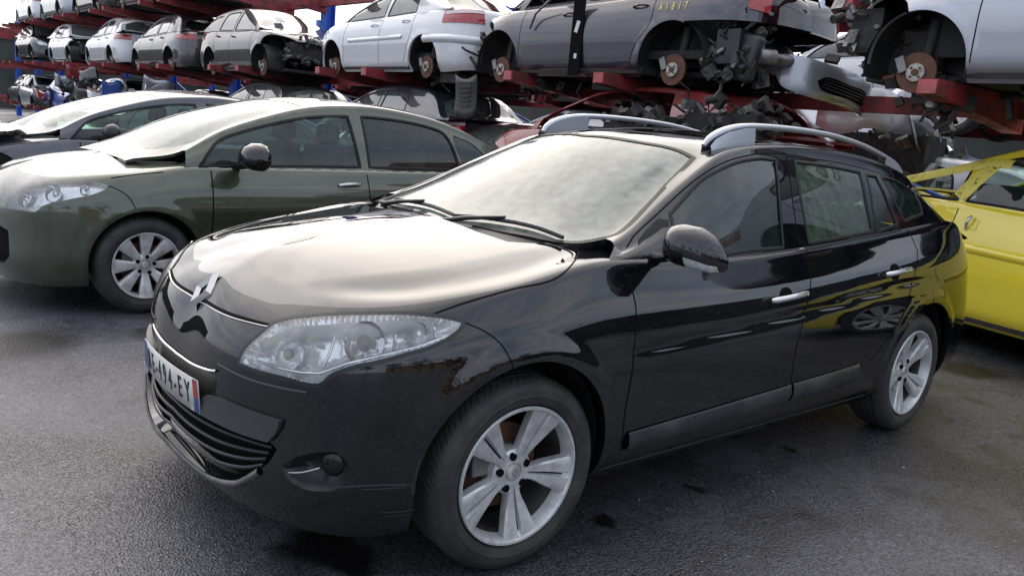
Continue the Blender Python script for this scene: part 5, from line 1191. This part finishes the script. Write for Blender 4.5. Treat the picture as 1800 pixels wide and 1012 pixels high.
# further cars along the row
D_=rc('scrapped_hatchback','black scrapped hatchback with crumpled nose and stickers in its windscreen','charcoal_paint',12.2,1.86,-1,[(a,b_-.03) for a,b_ in HATCH],wb=2.5,seed=24,miss=('bumper','hl'),dent=mk_dent(31,.06,.5,-.6,7),wheels='hub')[0]
junk(D_,(-.5,0,.6),(.4,1.3,.5),60,14)
b=MB(); b.box((.42,.30,1.20),(.16,.15,.01),ax=Matrix.Rotation(-.5,3,'Y')); b.build('sticker','paper',D_)
E_=rc('scrapped_estate','charcoal scrapped estate with open dark rear hatch on the rack','charcoal_paint',19.9,1.93,1,[(a,b_) for a,b_ in HATCH],wb=2.6,seed=25,miss=('rg','bumper'),dent=mk_dent(41,.04,2.0,3.4,7))[0]
junk(E_,(3.1,0,.8),(.3,1.2,.6),50,15)
F_=rc('scrapped_hatchback','small white scrapped hatchback with dark rear window far along the rack','white_paint',24.7,2.06,1,HATCH,wb=2.4,seed=26,dent=mk_dent(51,.02,2,3.4))[0]
G_=rc('scrapped_hatchback','white scrapped hatchback with its black front end exposed on the rack','white_paint',27.2,2.14,-1,HATCH,wb=2.4,seed=27,miss=('bumper','hl','hood'),dent=mk_dent(61,.05,.3,-.6))[0]
junk(G_,(-.4,0,.6),(.6,1.4,.6),60,16)
rc('scrapped_hatchback','dark scrapped car farthest left on the middle level of the rack','charcoal_paint',33.2,2.34,-1,HATCH,wb=2.5,seed=28)
rc('scrapped_car','silver scrapped car on the top level at the upper left corner','silver_paint',31.0,3.62,1,HATCH,wb=2.5,seed=29)
rc('scrapped_car','white scrapped car on the top level beside the silver one','white_paint',35.6,3.68,1,HATCH,wb=2.5,seed=30)
rc('scrapped_car','dark scrapped car on the top level above the white hatchbacks','charcoal_paint',26.2,3.58,1,SEDAN,wb=2.5,seed=31,xrg=(2.45,3.0),tail='sedan')
# lower level of the near rack
rc('scrapped_hatchback','red scrapped hatchback with open window frames below the people carrier','red_paint',4.85,.50,1,HATCH,wb=2.5,seed=32,miss=('fglass','rglass','ws','rg','fdoor','rdoor'),step=.05)
rc('scrapped_car','blue scrapped car with missing bonnet at the far left lower level','blue_paint',27.5,.45,-1,HATCH,wb=2.4,seed=33,miss=('hood','bumper','hl','ws'),dent=mk_dent(71,.05,.6,-.6))
K_=rc('scrapped_car','silver scrapped car with raised crumpled bonnet on the lower level','silver_paint',21.0,.45,-1,HATCH,wb=2.5,seed=34,miss=('bumper','hl','hood','ws'),dent=mk_dent(81,.06,1.2,-.6))[0]
junk(K_,(-.4,0,.6),(.6,1.4,.6),80,17)
K_=rc('scrapped_car','pale grey scrapped car wreck at the far left of the lower level','silver_paint',33.0,.45,-1,HATCH,wb=2.5,seed=35,miss=('bumper','hl','hood','ws','fglass'),dent=mk_dent(91,.09,2.2,-.6))[0]
rc('scrapped_car','charcoal scrapped car on the lower level beneath the black hatchback','charcoal_paint',14.5,.45,1,HATCH,wb=2.5,seed=36)
rc('scrapped_car','grey scrapped car on the lower level beneath the white saloon','slate_paint',9.6,.45,1,HATCH,wb=2.5,seed=37)
rc('scrapped_car','grey scrapped car on the top level above the charcoal estate','slate_paint',21.3,3.50,1,HATCH,wb=2.5,seed=42)
rc('scrapped_car','black scrapped car on the top level above the crumpled black hatchback','charcoal_paint',16.6,3.46,-1,HATCH,wb=2.5,seed=43,step=.08)
for o,sd,cx in ((A_,51,.9),(A_,52,1.9),(B_,53,.4),(B_,54,1.6),(D_,55,.6),(o_[0],56,2.9)):
    junk(o,(cx,-.3,.14),(.7,.8,.22),26,sd,'hanging_parts',('under_dark','dirty_black','bare_metal'))
SC=[('loose_tyre','tyre'),('loose_door','door')]
def scrap(y,z,seed,lab,x=None):
    t=thing('scrap_pile',lab,'scrap pile',(x or 5.0,y,z),0,'scrap piled on the lower rack level'); r_=random.Random(seed)
    junk(t,(0,0,.3),(.8,1.5,.7),70,seed,'tangled_parts',('engine_junk','dirty_black','bare_metal'))
    for k in range(5):
        a=Matrix.Rotation(r_.uniform(-.9,.9),3,'X')@Matrix.Rotation(r_.uniform(0,3),3,'Z'); c=Vector((r_.uniform(-.4,.1),r_.uniform(-.9,.9),r_.uniform(.2,.8)))
        G=[[tuple(c+a@Vector((.06*math.sin(u*4+k),u*.7-.35,v*.4-.2+.05*math.sin(u*7)))) for v in np.linspace(0,1,5)] for u in np.linspace(0,1,7)]
        b=MB(); b.grid(G); o=b.build('torn_panel',r_.choice(('white_paint','silver_paint','blue_paint','red_paint','charcoal_paint')),t); o.modifiers.new('s','SOLIDIFY').thickness=.01
    return t
for i,(y,z,lab) in enumerate([(12.0,.5,'heap of torn panels and parts low on the rack beneath the black hatchback'),(17.4,.55,'heap of torn panels low on the rack beneath the charcoal estate'),(18.6,.9,'taller scrap heap beside the silver wreck with raised bonnet'),(24.0,.6,'scrap heap between the silver wreck and the blue car'),(30.2,.7,'scrap heap beyond the blue scrapped car'),(7.0,.6,'heap of parts beneath the white saloon next to the blue post'),(1.6,1.2,'tangle of parts under the tail of the people carrier'),(22.5,1.0,'scrap heap leaning on the silver wreck'),(26.0,1.2,'scrap heap on top of the blue scrapped car')]):
    scrap(y,z,200+i,lab,4.75 if y>10 else (6.9 if y<3 else 5.3))
# second row
rc('scrapped_car','white scrapped car low behind the rusty disc of the silver car','white_paint',4.3,1.82,1,HATCH,xc=9.9,wb=2.5,seed=38,wheels='wheel',miss=('bumper','hl'))
rc('scrapped_car','dark scrapped car on the rear rack behind the people carrier','charcoal_paint',9.5,1.82,1,HATCH,xc=9.9,wb=2.5,seed=39)
rc('scrapped_car','slate scrapped car on the lower level of the rear rack','slate_paint',5.2,.45,1,HATCH,xc=9.9,wb=2.5,seed=40)
rc('scrapped_car','silver scrapped car on the lower rear rack seen between blue posts','silver_paint',10.4,.45,1,HATCH,xc=9.9,wb=2.5,seed=41)
def copy_tree(o,par=None):
    c=o.copy(); COL.link(c)
    if par is not None: c.parent=par
    for ch in list(o.children): copy_tree(ch,c)
    return c
RR=bpy.data.objects
src=[o for o in list(COL) if o.parent is None and o.get('group')==G2]
pick={s:next(o for o in src if s in o['label']) for s in ('dark scrapped car on the rear rack','slate scrapped car on the lower level of the rear','silver scrapped car on the lower rear rack','white scrapped hatchback with its black','blue scrapped','charcoal scrapped car on the lower')}
PK=list(pick.values())
for i,(k,y,z,x,lb) in enumerate([(0,14.6,1.92,9.9,'dark scrapped car on the rear rack behind the white saloon'),(3,19.5,1.98,9.9,'white scrapped wreck on the rear rack behind the black hatchback'),(1,24.4,2.05,9.9,'slate scrapped car on the rear rack behind the charcoal estate'),(5,29.3,2.1,9.9,'charcoal scrapped car on the rear rack behind the white hatchbacks'),
    (5,15.4,.45,9.9,'charcoal scrapped car low on the rear rack behind the white saloon'),(2,20.4,.45,9.9,'silver scrapped car low on the rear rack behind the black hatchback'),(4,25.4,.45,9.9,'blue scrapped car low on the rear rack beyond the silver wreck'),(0,30.4,.45,9.9,'dark scrapped car low on the rear rack at its far end'),
    (5,-.6,.45,9.9,'charcoal scrapped car low on the rear rack beyond the yellow hatchback'),(1,-.4,1.82,9.9,'slate scrapped car on the rear rack right of the white one'),
    (5,6.2,.02,13.6,'charcoal scrapped car on the ground past the rear rack'),(0,11.2,.02,13.6,'dark scrapped car on the ground past the rear rack, further left'),(1,16.2,.02,13.6,'slate scrapped car on the ground past the rear rack, behind the posts'),
    (3,5.0,3.30,9.9,'white scrapped wreck on the top of the rear rack above the people carrier'),(5,10.3,3.36,13.9,'charcoal scrapped car high on a far rack'),(0,38,.45,XC,'dark scrapped wreck at the far end of the lower level')]):
    c=copy_tree(PK[k]); c.location=(x,y,z); c['label']=lb; c.rotation_euler=(0,0,R(-90))
for i,(x,y,z,lab) in enumerate([(4.5,2.75,1.30,'dark tangle of stripped parts in front of the red car on the lower level'),(4.7,1.9,1.45,'dark tangle of parts below the wedged silver bumper'),(5.2,4.6,1.1,'dark tangle of parts beside the blue post below the people carrier')]):
    t=thing('scrap_tangle',lab,'scrap pile',(x,y,z),0,'tangles of stripped parts below the people carrier'); junk(t,(0,0,.1),(.5,1.0,.55),110,300+i,'tangled_parts',('dirty_black','under_dark','engine_junk'))
# loose silver bumper wedged between the levels
def loose_bumper(name,label,pm,loc,rot):
    S=gspec(HATCH,BELT); L=lower_sheet(S)
    t=thing(name,label,'bumper',loc,rot=rot)
    q=[(0,.10),(.9,.10),(1.1,.25),(1.05,.5),(.75,.58),(0,.60)]; c=Cut(L,(0,1.4,0,.8),.04,[('g',smoothpoly([(-.01,.20),(-.01,.40),(.40,.40),(.52,.30),(.42,.20)],.04)),('b',smoothpoly(q,.04))])
    V,F,N=join(both(c,'b',lip=.04)); obj('bumper_skin',V,F,pm,t,N=N)
    V,F,N=join(both(c,'g',off=-.03)); obj('grille_backing',V,F,'gap_black',t,N=N)
    for k in range(4): V,F,N=join([ribbon(L,[(0,.24+.045*k),(.25,.24+.045*k),(.42,.25+.04*k)],.014,off=-.01,bulge=.006,n=3,mirror=m_) for m_ in (False,True)]); obj('grille_slat',V,F,'satin_black',t,N=N)
    return t
loose_bumper('loose_bumper','loose silver front bumper with black grille wedged beneath the people carrier tail','silver_paint',(5.75,1.95,1.76),(R(8),R(-6),R(80))).scale=(.72,.72,.72)
t=thing('hanging_panel','grey plastic liner panel dangling beside the blue post under the white saloon','panel',(4.55,5.75,1.62))
b=MB(); G=[[(.0+.05*math.sin(v*2),-.22+.44*u+.04*v,.40-.48*v-.06*math.sin(u*3)) for u in np.linspace(0,1,7)] for v in np.linspace(0,1,7)]; b.grid(G); o=b.build('liner_sheet','grey_plastic',t); o.modifiers.new('s','SOLIDIFY').thickness=.012
b=MB()
for k in range(6): b.box((-.01,-.0+.02*k*.3,.30-.055*k),(.02,.26,.014))
b.build('liner_ribs','satin_black',t)

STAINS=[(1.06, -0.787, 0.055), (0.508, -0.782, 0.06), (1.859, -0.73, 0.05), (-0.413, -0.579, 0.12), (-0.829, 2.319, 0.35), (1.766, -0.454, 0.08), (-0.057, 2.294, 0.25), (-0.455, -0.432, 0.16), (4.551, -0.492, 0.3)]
# ------------------------------------------------------------------ ground
m=mat('asphalt',(.04,.04,.042),.55); t=m.node_tree; b=t.nodes['Principled BSDF']; N=t.nodes.new; Lk=t.links.new
tx=N('ShaderNodeTexCoord')
def nz(scale,detail=5,rough=.6,src='Object'):
    n=N('ShaderNodeTexNoise'); n.inputs['Scale'].default_value=scale; n.inputs['Detail'].default_value=detail; n.inputs['Roughness'].default_value=rough; Lk(tx.outputs[src],n.inputs['Vector']); return n
def rng_(src,a,b_,c=0,d=1):
    r=N('ShaderNodeMapRange'); r.inputs[1].default_value=a; r.inputs[2].default_value=b_; r.inputs[3].default_value=c; r.inputs[4].default_value=d; Lk(src,r.inputs[0]); return r.outputs[0]
big=nz(.55,6,.6); mid=nz(3.0,6,.65); fine=nz(140,2,.5)
vo=N('ShaderNodeTexVoronoi'); vo.inputs['Scale'].default_value=125; Lk(tx.outputs['Object'],vo.inputs['Vector'])
vw=N('ShaderNodeTexVoronoi'); vw.inputs['Scale'].default_value=38; Lk(tx.outputs['Object'],vw.inputs['Vector'])
sp=N('ShaderNodeSeparateColor'); Lk(vo.outputs['Color'],sp.inputs[0])
stone=rng_(sp.outputs[0],.0,1.0,.030,.155)
wet=rng_(big.outputs['Fac'],.44,.58); stain=rng_(mid.outputs['Fac'],.56,.70)
c1=N('ShaderNodeCombineColor'); Lk(stone,c1.inputs[0]); Lk(stone,c1.inputs[1]); Lk(rng_(sp.outputs[0],0,1,.036,.178),c1.inputs[2])
# pale grit and scratches
sw=N('ShaderNodeSeparateColor'); Lk(vw.outputs['Color'],sw.inputs[0])
g1=N('ShaderNodeMath'); g1.operation='GREATER_THAN'; g1.inputs[1].default_value=.972; Lk(sw.outputs[1],g1.inputs[0])
g2=N('ShaderNodeMath'); g2.operation='LESS_THAN'; g2.inputs[1].default_value=.16; Lk(vw.outputs['Distance'],g2.inputs[0])
g3=N('ShaderNodeMath'); g3.operation='MULTIPLY'; Lk(g1.outputs[0],g3.inputs[0]); Lk(g2.outputs[0],g3.inputs[1])
x1=N('ShaderNodeMix'); x1.data_type='RGBA'; Lk(g3.outputs[0],x1.inputs[0]); Lk(c1.outputs[0],x1.inputs[6]); x1.inputs[7].default_value=(.42,.42,.40,1)
x2=N('ShaderNodeMix'); x2.data_type='RGBA'; Lk(rng_(wet,0,1,0,.6),x2.inputs[0]); Lk(x1.outputs[2],x2.inputs[6]); x2.inputs[7].default_value=(.018,.018,.02,1)
x3=N('ShaderNodeMix'); x3.data_type='RGBA'; Lk(rng_(stain,0,1,0,.8),x3.inputs[0]); Lk(x2.outputs[2],x3.inputs[6]); x3.inputs[7].default_value=(.02,.02,.022,1)
last=x3.outputs[2]
warp=nz(9,3,.6); wv=N('ShaderNodeVectorMath'); wv.operation='SCALE'; wv.inputs['Scale'].default_value=.16; Lk(warp.outputs['Color'],wv.inputs[0]); wa=N('ShaderNodeVectorMath'); Lk(tx.outputs['Object'],wa.inputs[0]); Lk(wv.outputs[0],wa.inputs[1])
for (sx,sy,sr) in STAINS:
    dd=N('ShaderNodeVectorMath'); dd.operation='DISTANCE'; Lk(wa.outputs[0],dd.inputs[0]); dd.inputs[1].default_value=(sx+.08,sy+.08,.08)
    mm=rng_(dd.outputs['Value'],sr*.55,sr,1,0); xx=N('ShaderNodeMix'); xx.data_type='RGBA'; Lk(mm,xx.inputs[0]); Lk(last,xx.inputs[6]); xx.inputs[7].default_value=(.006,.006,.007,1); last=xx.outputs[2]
Lk(last,b.inputs['Base Color'])
Lk(rng_(wet,0,1,.46,.22),b.inputs['Roughness']); b.inputs['Specular IOR Level'].default_value=.75
bp=N('ShaderNodeBump'); bp.inputs['Strength'].default_value=.75; bp.inputs['Distance'].default_value=.0045; ad=N('ShaderNodeMath'); Lk(vo.outputs['Distance'],ad.inputs[0]); Lk(fine.outputs['Fac'],ad.inputs[1]); Lk(ad.outputs[0],bp.inputs['Height']); Lk(bp.outputs[0],b.inputs['Normal'])
b=MB(); b.add([(-600,-600,0),(600,-600,0),(600,600,0),(-600,600,0)],[(0,1,2,3)]); tag(b.build('ground','asphalt',smooth=False),kind='structure')

mat('chip_pale',(.5,.5,.48),.4); mat('chip_dark',(.12,.11,.10),.5)
# ------------------------------------------------------------------ the far side of the yard, seen in the paint
mat('foliage',(.035,.055,.02),.8,noise=(3,(.06,.085,.03),.4,.65))
mat('bark',(.08,.06,.045),.9); mat('render_wall',(.36,.25,.16),.8,noise=(.5,(.30,.22,.15),.4,.7)); mat('roof_tile',(.20,.10,.07),.8)
def tree(x,y,h,seed,lab):
    r=np.random.default_rng(seed); t=thing('tree',lab,'tree',(x,y,0),group='trees across the yard')
    b=MB(); b.tube([(0,0,0),(.1,.05,h*.3),(0,.1,h*.55)],[.22,.16,.08],n=8); b.build('trunk','bark',t)
    V=[];F=[]
    for k in range(26):
        c=r.normal(size=3)*[h*.22,h*.22,h*.16]+[0,0,h*.62]; R_=h*.13*r.uniform(.6,1.2)
        for i in range(70):
            d=r.normal(size=3); d/=np.linalg.norm(d); p=c+d*R_*r.uniform(.6,1.05); a=r.normal(size=3)*.16; e=r.normal(size=3)*.16; n=len(V); V+= [p,p+a,p+e]; F.append((n,n+1,n+2))
    obj('crown',V,F,'foliage',t,smooth=False)
for i,(x,y,h) in enumerate([(-14,-30,7),(-6,-34,8),(3,-33,6.5),(10,-36,8),(18,-32,7),(-24,-26,8),(28,-34,8),(-30,-12,7),(-32,2,8)]): tree(x,y,h,i,'dark bushy tree across the yard, '+['first from the long building','behind the left end of the roof','behind the middle of the roof','right of the middle of the roof','by the right end of the building','alone at the left corner','last on the right','alone beside the left fence line','farthest out on the left side'][i])
t=thing('low_building','long tan rendered building with tiled roof across the yard','building',(2,-40,0))
b=MB(); b.box((0,0,1.6),(46,6,3.2)); b.build('wall','render_wall',t,smooth=False)
b=MB(); b.add([(-23.4,-3.4,3.15),(23.4,-3.4,3.15),(23.4,3.4,3.15),(-23.4,3.4,3.15),(-23.4,0,4.6),(23.4,0,4.6)],[(0,1,5,4),(2,3,4,5),(0,4,3),(1,2,5),(0,3,2,1)]); b.build('roof','roof_tile',t,smooth=False)
for k in range(9):
    b=MB(); b.box((-20+5*k,3.02,1.7),(1.2,.08,1.1)); b.build('window','gloss_black',t,smooth=False)

mat('wall_dark',(.05,.055,.05),.8,noise=(.6,(.02,.025,.02),.4,.65))
t=thing('backdrop_wall','long dark backdrop wall added behind the racks to block the bright horizon','wall',(21,25,0))  # invented wall, added to block white horizon sky between the rack levels
b=MB(); b.box((0,0,1.9),(.3,150,3.8)); b.build('wall_panel','wall_dark',t,smooth=False)
b=MB(); b.box((0,0,3.86),(.45,150,.12)); b.build('coping','wall_dark',t,smooth=False)
t=thing('backdrop_wall','dark boundary wall closing the far left end of the yard','wall',(-5,62,0))
b=MB(); b.box((0,0,2.2),(52,.3,4.4)); b.build('wall_panel','wall_dark',t,smooth=False)
b=MB(); b.box((0,0,4.46),(52,.45,.12)); b.build('coping','wall_dark',t,smooth=False)

# small debris on the ground near the camera: each chip a flat shard of glass or plastic swept together as one litter sheet
r=random.Random(4); V=[];F=[];M_=[]
for i in range(900):
    a=r.uniform(-1.2,1.6); d=r.uniform(.8,7); x=CAM[0]+d*math.cos(YAW+a*.6); y=CAM[1]+d*math.sin(YAW+a*.6); s=r.uniform(.002,.006); n=len(V); q=r.uniform(0,6.28)
    V+=[(x+s*math.cos(q+k*2.1)*r.uniform(.6,1.3),y+s*math.sin(q+k*2.1)*r.uniform(.6,1.3),.004+r.uniform(0,.002)) for k in range(3)]; F.append((n,n+1,n+2)); M_.append(r.choice((0,0,1)))
o=obj('litter',V,F,['chip_pale','chip_dark'],smooth=False,mi=M_); tag(o,'pale glass and plastic chips scattered over the asphalt','litter',kind='stuff')
